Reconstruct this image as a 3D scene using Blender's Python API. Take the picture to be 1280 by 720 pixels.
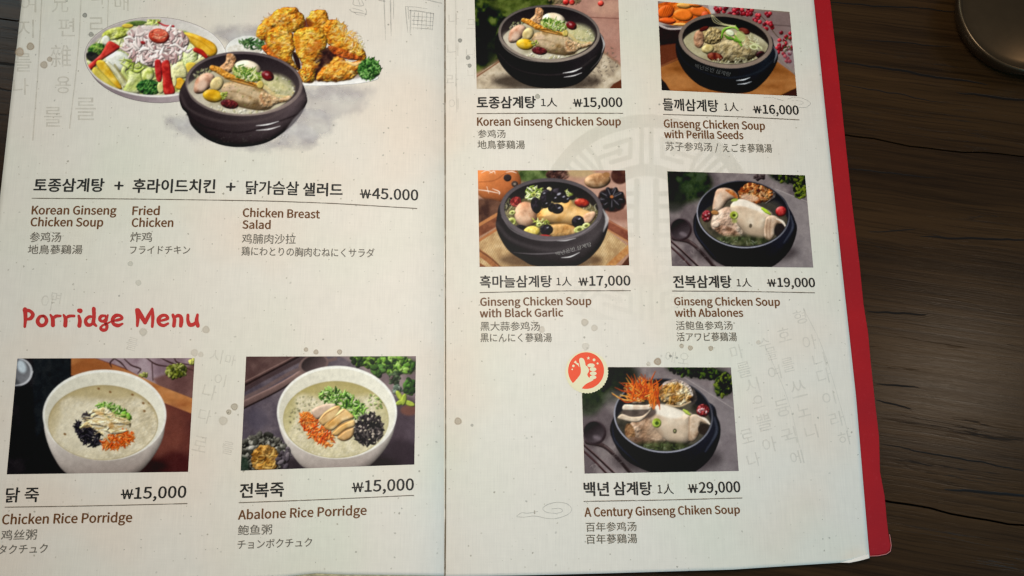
import bpy, bmesh, math, os, random
import numpy as np
from mathutils import Vector
for _o in list(bpy.data.objects): bpy.data.objects.remove(_o)
scene = bpy.context.scene; COL = scene.collection
# ------------------------------------------------------------------ camera: a phone held over the table, tipped a little forward
TH = math.radians(11.1); CT, ST = math.cos(TH), math.sin(TH); HC = .46; F = 1000.
CAM = Vector((0, -HC*math.tan(TH), HC))
cam = bpy.data.objects.new('camera', bpy.data.cameras.new('camera')); COL.objects.link(cam)
cam.location = CAM; cam.rotation_euler = (TH, 0, 0)
cam.data.sensor_width = 36; cam.data.lens = 36*F/1280; cam.data.clip_start = .01; cam.data.clip_end = 50
scene.camera = cam
# ------------------------------------------------------------------ light: a dim room, a key light added low over the menu, a large soft light on the left, a ceiling lamp on the right
w = bpy.data.worlds.new('World'); scene.world = w; w.use_nodes = True
w.node_tree.nodes['Background'].inputs[0].default_value = (.95, .98, 1, 1)
w.node_tree.nodes['Background'].inputs[1].default_value = .13
def area(name, loc, target, size, power, col):
    l = bpy.data.lights.new(name, 'AREA'); l.shape = 'DISK' if name == 'ceiling_lamp' else 'SQUARE'; l.size = size; l.energy = power; l.color = col
    o = bpy.data.objects.new(name, l); COL.objects.link(o); o.location = loc
    o.rotation_euler = (Vector(target)-Vector(loc)).to_track_quat('-Z', 'Y').to_euler(); return o
area('added_key_light', (-.035, .05, .51), (-.025, .04, 0), .20, 2.36, (1, .94, .865))  # added close overhead so brightness falls off towards the page corners
area('ceiling_lamp', (1.32, .10, 2.0), (.1, 0, 0), .17, 2.7, (1, .80, .6))
area('window_light', (.80, -.62, .42), (.25, -.1, 0), .4, 3.6, (.14, .64, 1))
area('far_window_light', (-1.2, 1.0, .9), (-.2, .1, 0), .7, 4.4, (.7, .94, 1))
vs = scene.view_settings; vs.view_transform = 'Standard'; vs.look = 'None'; vs.exposure = 0; vs.gamma = 1
scene.render.engine = 'CYCLES'; scene.cycles.use_denoising = True
scene.cycles.max_bounces = 6; scene.cycles.transparent_max_bounces = 12; scene.cycles.filter_width = 1.4
scene.cycles.use_adaptive_sampling = True
# ------------------------------------------------------------------ helpers
def ray(u, v, z):
    """photograph pixel -> the point of that sight line at height z (used once, to measure where things lie on the table)"""
    dx = (u-640)/F; dy = -(v-360)/F; y = dy*CT+ST; zz = dy*ST-CT
    t = (z-HC)/zz; return np.stack([dx*t, CAM.y+y*t, z+0*t], -1)
def hmenu(u, v):
    s = np.asarray(u, float)-556; v = np.asarray(v, float); d = np.abs(s)
    L = 3+7*(1-np.exp(-d/62))+4.6*(1-np.exp(-d/17))-8.4*(np.minimum(d, 620)/560)**1.5
    R = 3.4+4.4*(1-np.exp(-d/34))-4.4*(np.minimum(d, 560)/529)**1.5
    h = np.where(s < 0, L, R)
    h = h+.35*np.sin(v/97+u/210.)+.22*np.sin(u/61.-v/140)*np.clip(d/80, 0, 1)
    h = h+1.6*np.exp(-(((u-1088)/26)**2+((v-702)/14)**2))
    return np.maximum(h, 2.9)*.001
def on_menu(P, eps):
    P = np.asarray(P, float); return ray(P[..., 0], P[..., 1], hmenu(P[..., 0], P[..., 1])+eps)
def s2l(c):
    c = np.asarray(c, float); return np.where(c <= .04045, c/12.92, ((c+.055)/1.055)**2.4)
def lin(h, k=1.):
    return tuple(s2l([int(h[i:i+2], 16)/255 for i in (1, 3, 5)])*k)+(1,)
KP = 1.06   # printed colours are given as they look on the lit page; paper reflects this much more
def mesh_obj(name, verts, faces, mat=None, parent=None, smooth=False):
    me = bpy.data.meshes.new(name); me.from_pydata([tuple(p) for p in verts], [], faces)
    for m in (mat if isinstance(mat, list) else [mat] if mat else []): me.materials.append(m)
    if smooth: me.polygons.foreach_set('use_smooth', [True]*len(me.polygons))
    me.update(); o = bpy.data.objects.new(name, me); COL.objects.link(o); o.parent = parent; return o
def grid_obj(name, P, mat, parent=None, smooth=True, col=None, keep=None):
    """P: (rows, cols, 3) points"""
    n, m = P.shape[:2]; idx = np.arange(n*m).reshape(n, m)
    q = np.stack([idx[1:, :-1], idx[1:, 1:], idx[:-1, 1:], idx[:-1, :-1]], -1).reshape(-1, 4)
    if keep is not None:
        q = q[keep.ravel()[q].max(1)]
        used = np.zeros(n*m, bool); used[q.ravel()] = True; re = np.cumsum(used)-1; q = re[q]
        P = P.reshape(-1, 3)[used]; col = col.reshape(-1, 4)[used]
    me = bpy.data.meshes.new(name); P = P.reshape(-1, 3)
    me.vertices.add(len(P)); me.vertices.foreach_set('co', P.ravel().astype('f4'))
    me.loops.add(len(q)*4); me.loops.foreach_set('vertex_index', q.ravel().astype('i4'))
    me.polygons.add(len(q)); me.polygons.foreach_set('loop_start', np.arange(0, len(q)*4, 4, dtype='i4'))
    me.polygons.foreach_set('use_smooth', np.full(len(q), smooth))
    me.update(calc_edges=True)
    if col is not None:
        a = me.color_attributes.new('print', 'FLOAT_COLOR', 'POINT'); a.data.foreach_set('color', col.reshape(-1).astype('f4'))
    me.materials.append(mat); o = bpy.data.objects.new(name, me); COL.objects.link(o); o.parent = parent; return o
def empty(name, loc=(0, 0, 0)):
    o = bpy.data.objects.new(name, None); COL.objects.link(o); o.location = loc; o.empty_display_size = .02; return o
def nodes(name):
    m = bpy.data.materials.new(name); m.use_nodes = True; t = m.node_tree; b = t.nodes['Principled BSDF']
    def N(ty, **k):
        n = t.nodes.new(ty)
        for a, v in k.items():
            if a[0] == 'i' and a[1:].isdigit(): n.inputs[int(a[1:])].default_value = v
            elif a.startswith('in_'): n.inputs[a[3:].replace('_', ' ')].default_value = v
            else: setattr(n, a, v)
        return n
    def Lk(a, b_): t.links.new(a, b_)
    def M(op, a, b2=None, c=None, clamp=False):
        n = t.nodes.new('ShaderNodeMath'); n.operation = op; n.use_clamp = clamp
        for i, x in enumerate((a, b2, c)):
            if x is None: continue
            if isinstance(x, (int, float)): n.inputs[i].default_value = x
            else: Lk(x, n.inputs[i])
        return n.outputs[0]
    def Mix(f, a, b2, mode='MIX'):
        n = t.nodes.new('ShaderNodeMix'); n.data_type = 'RGBA'; n.blend_type = mode
        for i, x in ((0, f), (6, a), (7, b2)):
            if isinstance(x, (int, float)): n.inputs[i].default_value = x
            elif isinstance(x, tuple): n.inputs[i].default_value = x
            else: Lk(x, n.inputs[i])
        return n.outputs[2]
    def Ramp(f, stops):
        n = t.nodes.new('ShaderNodeValToRGB'); e = n.color_ramp.elements
        while len(e) < len(stops): e.new(.5)
        for el, (p, c) in zip(e, stops): el.position = p; el.color = c if isinstance(c, tuple) else (c, c, c, 1)
        Lk(f, n.inputs[0]); return n.outputs[0]
    def Noise(sc, det=3, vec=None, rough=.55, dim='3D'):
        n = t.nodes.new('ShaderNodeTexNoise'); n.inputs['Scale'].default_value = sc; n.inputs['Detail'].default_value = det; n.inputs['Roughness'].default_value = rough
        Lk(vec or tc, n.inputs['Vector']); return n.outputs[0]
    def Map(scale=(1, 1, 1), rot=(0, 0, 0), loc=(0, 0, 0), vec=None):
        n = t.nodes.new('ShaderNodeMapping'); n.inputs['Scale'].default_value = scale; n.inputs['Rotation'].default_value = rot; n.inputs['Location'].default_value = loc
        Lk(vec or tc, n.inputs[0]); return n.outputs[0]
    tc = t.nodes.new('ShaderNodeTexCoord').outputs['Object']
    return m, t, b, N, Lk, M, Mix, Ramp, Noise, Map, tc
# ---------------------------------------------------------------- flat print: a small painter for the printed food pictures
def hexc(h):
    return np.array([int(h[i:i+2], 16)/255 for i in (1, 3, 5)])
_ng = np.random.RandomState(5).rand(256, 256)
def vnoise(x, y):
    xi = np.floor(x).astype(int); yi = np.floor(y).astype(int)
    fx = x-xi; fy = y-yi; fx = fx*fx*(3-2*fx); fy = fy*fy*(3-2*fy)
    a = _ng[yi & 255, xi & 255]; b = _ng[yi & 255, (xi+1) & 255]
    c = _ng[(yi+1) & 255, xi & 255]; d = _ng[(yi+1) & 255, (xi+1) & 255]
    return (a*(1-fx)+b*fx)*(1-fy)+(c*(1-fx)+d*fx)*fy
def fbm(x, y, o=4, seed=0):
    s = 0; a = .5; t = 0
    for k in range(o):
        s = s+a*vnoise(x*2**k+seed*17.3+k*31.7, y*2**k+seed*7.9+k*11.1); t += a; a *= .55
    return s/t
def smooth(pts, n=6):
    P = np.array(pts, float); N = len(P); out = []
    for i in range(N):
        p0, p1, p2, p3 = P[i-1], P[i], P[(i+1) % N], P[(i+2) % N]
        for k in range(n):
            t = k/n
            out.append(.5*((2*p1)+(-p0+p2)*t+(2*p0-5*p1+4*p2-p3)*t*t+(-p0+3*p1-3*p2+p3)*t**3))
    return np.array(out)
def smooth_open(pts, n=6):
    P = np.array(pts, float); P = np.vstack([2*P[0]-P[1], P, 2*P[-1]-P[-2]]); out = []
    for i in range(1, len(P)-2):
        p0, p1, p2, p3 = P[i-1], P[i], P[i+1], P[i+2]
        for k in range(n):
            t = k/n
            out.append(.5*((2*p1)+(-p0+p2)*t+(2*p0-5*p1+4*p2-p3)*t*t+(-p0+3*p1-3*p2+p3)*t**3))
    out.append(P[-2]); return np.array(out)
class Painter:
    def __init__(s, x0, y0, x1, y1, res, bg=None):
        s.x0, s.y0, s.res = x0, y0, res
        s.w = int((x1-x0)*res)+1; s.h = int((y1-y0)*res)+1
        s.img = np.zeros((s.h, s.w, 3)); s.al = np.zeros((s.h, s.w))
        if bg: s.img[:] = hexc(bg); s.al[:] = 1
        s.clip = None; s.T = (1, 0, 0, 0); s.r = random.Random(3)
        s.L = np.array([-.45, -.6, .66])
    def tp(s, pts):
        k, tx, ty, a = s.T; P = np.atleast_2d(np.array(pts, float)); c, n = math.cos(a), math.sin(a)
        return np.stack([(P[:, 0]*c-P[:, 1]*n)*k+tx, (P[:, 0]*n+P[:, 1]*c)*k+ty], 1)
    def win(s, xa, ya, xb, yb, m):
        i0 = max(0, int((xa-m-s.x0)*s.res)); i1 = min(s.w, int((xb+m-s.x0)*s.res)+2)
        j0 = max(0, int((ya-m-s.y0)*s.res)); j1 = min(s.h, int((yb+m-s.y0)*s.res)+2)
        if i1-i0 < 2 or j1-j0 < 2: return None
        X, Y = np.meshgrid(s.x0+np.arange(i0, i1)/s.res, s.y0+np.arange(j0, j1)/s.res)
        return (slice(j0, j1), slice(i0, i1)), X, Y
    def put(s, W, X, Y, sd, col, soft=3, bev=0, amp=0, freq=.04, cf=None, cv=.9, shade=.75, spec=0, a=1, seed=0, erase=False, ref=None, wob=0, stretch=1):
        if wob: sd = sd+(fbm(X*freq*1.7, Y*freq*1.7, 3, seed+3)-.5)*2*wob
        m = np.clip(sd/soft+.5, 0, 1); m = m*m*(3-2*m)*a
        if s.clip is not None: m = m*s.clip[W]
        if not m.any(): return
        cf = cf or freq
        if isinstance(col, str): C = hexc(col)[None, None]+np.zeros(X.shape+(3,))
        elif isinstance(col, tuple):      # vertical / directional gradient: (c0, c1, x0, y0, x1, y1)
            q = s.tp([(col[2], col[3]), (col[4], col[5])]); d = q[1]-q[0]
            t = np.clip(((X-q[0, 0])*d[0]+(Y-q[0, 1])*d[1])/(d@d), 0, 1)[..., None]
            C = hexc(col[0])*(1-t)+hexc(col[1])*t
        else:
            n = fbm(X*cf*stretch, Y*cf, 4, seed); t = np.clip((n-.5)*2.6*cv+.5, 0, .9999)*(len(col)-1)
            R = np.array([hexc(c) for c in col]); i = t.astype(int); f = (t-i)[..., None]
            C = R[i]*(1-f)+R[np.minimum(i+1, len(col)-1)]*f
        if bev or amp:
            b = max(bev, 1e-3); u = np.clip(sd/b, 0, 1)
            hgt = np.sqrt(np.clip(1-(1-u)**2, 0, 1))*b*.8 if bev else np.zeros_like(sd)
            if amp: hgt = hgt+amp*fbm(X*freq*stretch, Y*freq, 4, seed+9)
            gy, gx = np.gradient(hgt*s.res)
            nz = 1/np.sqrt(1+gx*gx+gy*gy); lam = (-gx*s.L[0]-gy*s.L[1]+s.L[2])*nz
            C = C*np.clip(1+shade*(lam-.66)*1.2, .25, 1.6)[..., None]
            if spec:
                sp = np.clip(lam, 0, 1)**14*spec; C = C+(1-C)*np.clip(sp, 0, 1)[..., None]
        C = np.clip(C, 0, 1)
        if erase: s.al[W] *= 1-m; return
        A0 = s.al[W]; An = m+A0*(1-m); mm = (m/np.maximum(An, 1e-6))[..., None]
        s.img[W] = s.img[W]*(1-mm)+C*mm; s.al[W] = An
    def sdE(s, X, Y, cx, cy, rx, ry, ang):
        c, n = math.cos(ang), math.sin(ang); x = (X-cx)*c+(Y-cy)*n; y = -(X-cx)*n+(Y-cy)*c
        d = np.sqrt((x/rx)**2+(y/ry)**2); g = np.sqrt((x/rx**2)**2+(y/ry**2)**2)+1e-9
        return np.where(d > .3, (1-d)*d/g, min(rx, ry)*(1-d*.5)).clip(-1e3, min(rx, ry))
    def E(s, cx, cy, rx, ry, ang=0, col='#000000', **k):
        (cx, cy), = s.tp((cx, cy)); rx *= s.T[0]; ry *= s.T[0]; ang = math.radians(ang)+s.T[3]
        m = max(rx, ry); W = s.win(cx-m, cy-m, cx+m, cy+m, k.get('soft', 3)+2)
        if W is None: return
        s.put(W[0], W[1], W[2], s.sdE(W[1], W[2], cx, cy, rx, ry, ang), col, **k)
    def G(s, pts, col, sm=True, **k):
        P = s.tp(pts); P = smooth(P) if sm else P
        W = s.win(P[:, 0].min(), P[:, 1].min(), P[:, 0].max(), P[:, 1].max(), k.get('soft', 3)+2)
        if W is None: return
        _, X, Y = W; D = np.full(X.shape, 1e9); ins = np.zeros(X.shape, bool)
        for a, b in zip(P, np.roll(P, -1, 0)):
            d = b-a; t = np.clip(((X-a[0])*d[0]+(Y-a[1])*d[1])/(d@d+1e-9), 0, 1)
            D = np.minimum(D, (X-a[0]-t*d[0])**2+(Y-a[1]-t*d[1])**2)
            if a[1] != b[1]:
                ins ^= ((Y < a[1]) != (Y < b[1])) & (X < (b[0]-a[0])*(Y-a[1])/(b[1]-a[1])+a[0])
        D = np.sqrt(D); s.put(W[0], X, Y, np.where(ins, D, -D), col, **k)
    def S(s, pts, w, col, sm=True, **k):
        P = s.tp(pts); P = smooth_open(P) if sm and len(P) > 2 else P
        w = (w, w) if not isinstance(w, (tuple, list)) else w
        ws = np.interp(np.linspace(0, 1, len(P)), np.linspace(0, 1, len(w)), w)*s.T[0]/2
        W = s.win(P[:, 0].min(), P[:, 1].min(), P[:, 0].max(), P[:, 1].max(), max(ws)+k.get('soft', 3)+2)
        if W is None: return
        _, X, Y = W; D = np.full(X.shape, -1e9)
        for i in range(len(P)-1):
            a = P[i]; d = P[i+1]-a; t = np.clip(((X-a[0])*d[0]+(Y-a[1])*d[1])/(d@d+1e-9), 0, 1)
            D = np.maximum(D, ws[i]*(1-t)+ws[i+1]*t-np.sqrt((X-a[0]-t*d[0])**2+(Y-a[1]-t*d[1])**2))
        s.put(W[0], X, Y, D, col, **k)
    def setclip(s, *e):
        if not e: s.clip = None; return
        cx, cy, rx, ry, ang = e; (cx, cy), = s.tp((cx, cy)); rx *= s.T[0]; ry *= s.T[0]
        X, Y = np.meshgrid(s.x0+np.arange(s.w)/s.res, s.y0+np.arange(s.h)/s.res)
        s.clip = np.clip(s.sdE(X, Y, cx, cy, rx, ry, math.radians(ang)+s.T[3])/3+.5, 0, 1)
    def scat(s, n, cx, cy, rx, ry, ang, size, cols, el=1.6, kind='e', bev=None, a=1, dirn=None, jit=180, **k):
        c, q = math.cos(math.radians(ang)), math.sin(math.radians(ang))
        for _ in range(n):
            t = s.r.random()*6.283; m = math.sqrt(s.r.random()); x, y = m*rx*math.cos(t), m*ry*math.sin(t)
            X, Y = cx+x*c-y*q, cy+x*q+y*c; z = size*s.r.uniform(.6, 1.35); A = (dirn or 0)+s.r.uniform(-jit, jit)
            col = s.r.choice(cols)
            if kind == 'e': s.E(X, Y, z*el, z, A, col, soft=k.get('soft', 3), bev=z*.9 if bev is None else bev, a=a, spec=k.get('spec', 0))
            else:
                L = z*el; b = s.r.uniform(-.5, .5)*L; ca, sa = math.cos(math.radians(A)), math.sin(math.radians(A))
                s.S([(X-ca*L, Y-sa*L), (X-sa*b, Y+ca*b), (X+ca*L, Y+sa*L)], (z*.5, z, z*.4), col, soft=k.get('soft', 3), bev=z*.5 if bev is None else bev, a=a, spec=k.get('spec', 0))
    def fill(s, col, **k):
        W = s.win(s.x0, s.y0, s.x0+s.w/s.res, s.y0+s.h/s.res, 2)
        s.put(W[0], W[1], W[2], np.full(W[1].shape, 99.), col, **k)
    def finish(s, grain=.02, blur=0, seed=1):
        r = np.random.RandomState(seed)
        for _ in range(blur):
            for ax in (0, 1):
                for A in (s.img,):
                    A[:] = .25*np.roll(A, 1, ax)+.5*A+.25*np.roll(A, -1, ax)
        s.img += (r.rand(s.h, s.w, 1)-.5)*grain*2
        n = fbm(np.arange(s.w)[None]*.09+np.zeros((s.h, 1)), np.arange(s.h)[:, None]*.09+np.zeros((1, s.w)), 3, 4)
        s.img *= (1+(n-.5)*.12)[..., None]
        g = s.img.mean(2, keepdims=True); s.img[:] = (g+(s.img-g)*.93)*.975
        s.img.clip(0, 1, out=s.img)
GREENS = ['#3f6a1e', '#5d8a2a', '#86ad3c', '#2c4d18', '#a9c45a']
def soup_food(p):
    # ginseng chicken soup: what floats in the pot (coordinates of the single-pot picture)
    p.setclip(578, 247, 352, 196, 0)
    p.E(575, 318, 352, 168, 0, ['#968b6c', '#aca184', '#beb498'], soft=10, freq=.012, cv=1.3); p.E(560, 300, 200, 90, 0, '#857a5c', soft=70, a=.5)
    p.E(300, 330, 95, 85, 20, '#c3b8a6', soft=60, a=.8)
    p.E(560, 450, 260, 60, 0, '#cfc8b4', soft=50, a=.8)
    p.E(800, 270, 120, 90, 10, ['#a8a47c', '#c2bb94', '#949468'], soft=40, freq=.03, a=.8)
    p.scat(60, 820, 280, 110, 80, 0, 5, ['#d8d2b0', '#7e8a48', '#c9b070', '#e6e0c8'], a=.6)
    p.scat(50, 560, 430, 250, 35, 0, 7, ['#dcd6c4', '#bfb490', '#e8e2d2', '#a8a070'], a=.6)
    p.scat(30, 330, 190, 60, 25, -20, 6, ['#a8a878', '#c0b898', '#8e9260'], a=.6)
    p.G([(272, 290), (290, 225), (350, 185), (400, 200), (398, 250), (345, 310), (290, 322)], ['#a8745a', '#c49a80', '#d2ac92'], bev=45, freq=.02, soft=8)
    p.E(325, 270, 26, 34, 30, '#d8b8a0', soft=26, a=.7)
    p.G([(432, 150), (470, 110), (478, 62), (515, 58), (540, 90), (530, 130), (510, 175), (460, 180)], ['#b07a4e', '#c8956a', '#d8ac80'], bev=24, amp=22, freq=.05, soft=4)
    p.E(612, 152, 88, 56, 8, ['#c8b294', '#dcc8aa', '#e4d6c0'], bev=55, freq=.02, soft=5)
    p.G([(448, 290), (480, 245), (600, 235), (720, 275), (778, 340), (770, 402), (680, 415), (540, 388), (475, 345)], ['#86683f', '#a68a62', '#bca07a', '#a88c66'], bev=60, amp=18, freq=.02, soft=10); p.E(640, 300, 110, 26, 16, '#c8b08c', soft=36, a=.6); p.E(590, 385, 120, 18, 12, '#6c5436', soft=26, a=.6)
    p.E(725, 375, 55, 30, 10, '#5d442c', soft=40, a=.75); p.E(560, 330, 70, 26, 20, '#cfb593', soft=40, a=.6)
    p.G([(690, 345), (712, 300), (775, 312), (830, 332), (885, 312), (908, 326), (880, 350), (810, 372), (765, 396), (712, 392)], ['#9c7850', '#b8946a', '#c8aa84', '#ac8860'], bev=24, amp=22, freq=.04, soft=11)
    p.S([(760, 325), (770, 350), (760, 380)], 9, '#8c6440', soft=9, a=.6); p.S([(810, 345), (860, 335), (890, 328)], 8, '#d8c09c', soft=8, a=.6); p.E(500, 285, 46, 22, -20, '#d8b8a0', soft=30, a=.5); p.S([(470, 300), (540, 300), (640, 330), (700, 350)], 7, '#8a6c48', soft=10, a=.45)
    p.S([(708, 318), (712, 350), (735, 378)], 14, '#a9744c', soft=10, a=.7)
    p.S([(640, 250), (730, 262), (790, 310), (870, 320)], (30, 22, 10), '#d8b872', soft=10, a=.6)
    p.E(800, 250, 80, 30, 15, '#d2c88e', soft=30, a=.6)
    p.S([(470, 215), (560, 232), (640, 250), (710, 268)], (10, 30, 26, 16), ['#b87a34', '#cf9648', '#c08440'], bev=10, freq=.03, soft=7)
    p.S([(386, 152), (430, 168), (490, 200), (560, 215), (640, 240), (705, 262)], (34, 44, 40, 24, 18, 18), ['#b8661a', '#d28a2c', '#e0a244', '#c67c24'], bev=16, amp=12, freq=.05, soft=5, spec=.2)
    p.E(612, 188, 100, 40, 14, ['#8f9c48', '#b8b864', '#cfc98a'], bev=30, amp=24, freq=.06, soft=8, wob=6)
    p.E(700, 250, 22, 26, 0, ['#b8a04a', '#d0b860'], soft=8, bev=10)
    p.scat(110, 612, 185, 95, 38, 12, 9, ['#a8b84a', '#c6cf78', '#dbe0a4', '#7f9c38', '#4f7a24'], el=1.7, kind='s')
    p.scat(26, 610, 170, 90, 38, 12, 7, ['#3f6a20', '#5d8a2c', '#e4e4b4'], el=2.4, kind='s')
    p.E(420, 255, 40, 50, 35, ['#bca468', '#d4bf88'], bev=24, soft=6)
    p.E(398, 333, 66, 42, 8, ['#c08c10', '#d9a81e', '#e6bc3c'], bev=36, freq=.02, soft=4, spec=.35)
    p.scat(12, 470, 325, 25, 22, 0, 7, ['#8f9c3c', '#b6b868'], el=1.4)
    p.E(506, 382, 58, 30, 8, ['#3c1218', '#5a1e22', '#762a28'], bev=24, amp=10, freq=.06, soft=4, spec=.2)
    p.E(746, 192, 42, 31, 25, ['#40090e', '#64141a', '#801c20'], bev=26, soft=4, spec=.3); p.E(738, 182, 12, 8, 20, '#d8a0a0', soft=8, a=.7)
    p.scat(22, 620, 300, 220, 100, 0, 3, ['#5d7a30', '#7d8a40', '#3c5220'], a=.6)
    p.setclip()
def rim(p, cx, cy, rx, ry, ang, t, cf, cb, inner, dy=-3):
    p.E(cx, cy, rx, ry, ang, (cb, cf, cx, cy-ry, cx, cy+ry), soft=4)
    p.E(cx, cy-1, rx-t*.35, ry-t*.3, ang, (cb, cf, cx, cy-ry*1.4, cx, cy+ry*.6), soft=5)
    p.E(cx, cy+dy, rx-t, ry-t*.95, ang, inner, soft=5)
def pic_ginseng():
    p = Painter(-10, -150, 1150, 700, .5, '#a87a66')
    p.fill(('#b08472', '#9a6a5a', 600, 0, 900, 500)); p.fill(['#8a5a4c', '#a87868', '#c09484'], freq=.004, a=.5)
    p.S([(830, 128), (1130, 140)], 7, '#7a4c42', soft=7); p.E(1010, 60, 120, 60, 0, '#c49880', soft=70, a=.6)
    p.G([(-80, -200), (590, -200), (620, 20), (500, 80), (230, 420), (-80, 520)], ['#0c110d', '#151d10', '#26330f', '#475422', '#5d6a30'], freq=.013, soft=50, cv=1.1)
    p.E(330, 30, 220, 55, 0, ['#2c3814', '#4d5a26', '#6a7434'], soft=70, freq=.02, a=.65); p.E(90, 350, 120, 140, 0, '#121414', soft=90, a=.8)
    p.scat(60, 700, 0, 120, 30, 0, 9, ['#6a6040', '#8a7050', '#54503a'], a=.5, el=2)
    for x, y, r in ((705, 16, 24), (750, 18, 21), (966, 26, 23), (1000, -20, 20), (680, -30, 24)):
        p.E(x, y, r, r*.95, 0, ['#a81c1c', '#c8302a', '#e05040'], bev=r*.9, soft=4, spec=.4)
    p.G([(36, 570), (120, 505), (215, 452), (420, 440), (960, 370), (1125, 490), (1118, 600), (1040, 668), (500, 720), (30, 700)], ['#9c8a74', '#b8a68c', '#c8b8a0'], freq=.02, soft=8, sm=False)
    p.G([(960, 380), (1000, 385), (1120, 480), (1118, 500)], '#8a6048', soft=8, sm=False, a=.6)
    p.S([(36, 575), (215, 455)], 9, '#7c5138', soft=7)
    for i in range(7):
        for j in range(5):
            if i+j > 1:
                x, y = 820+i*38+j*12, 640-i*36+j*32-60
                p.scat(3, x, y, 12, 9, 0, 5, ['#5c5046', '#7a6c5c', '#6a5d50'], el=2, kind='s', a=.75)
    for i in range(9): p.scat(3, 90+i*24, 560+(i % 3)*30, 12, 9, 0, 5, ['#8a7864', '#a08e76'], el=2, kind='s', a=.7)
    p.G([(1028, 668), (1060, 630), (1130, 590), (1135, 690), (1030, 690)], '#5d3020', soft=6, sm=False)
    p.E(560, 610, 400, 70, 0, '#2a211c', soft=70, a=.75)
    p.G([(197, 240), (172, 320), (188, 420), (240, 515), (335, 600), (460, 650), (640, 660), (785, 630), (890, 545), (962, 450), (996, 355), (985, 285), (952, 235), (900, 170), (578, 120), (260, 170)], (('#100f12'), '#2a2628', 350, 600, 900, 250), soft=5, bev=80, shade=.5)
    p.S([(200, 400), (300, 500), (450, 550), (640, 560), (800, 515), (930, 420)], 10, '#35302f', soft=14, a=.7)
    p.S([(965, 255), (990, 330), (975, 395)], (3, 16, 3), '#cfcac8', soft=7, a=.8); p.S([(990, 340), (960, 440), (890, 520)], (3, 9, 3), '#8a8480', soft=8, a=.55)
    p.S([(682, 548), (760, 535), (824, 508)], (3, 11, 3), '#f2f0ee', soft=5); p.S([(690, 578), (760, 568), (824, 546)], (3, 9, 3), '#d8d4d2', soft=5)
    rim(p, 578, 251, 382, 214, 1.5, 20, '#8f8074', '#4a4444', ('#1b181b', '#38302e', 578, 40, 578, 300))
    p.S([(205, 290), (255, 370), (380, 440), (560, 464), (720, 448), (860, 385)], (3, 8, 8, 8, 4), '#a89a8c', soft=6, a=.6)
    soup_food(p)
    p.finish(.022, 2); return p
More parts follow.
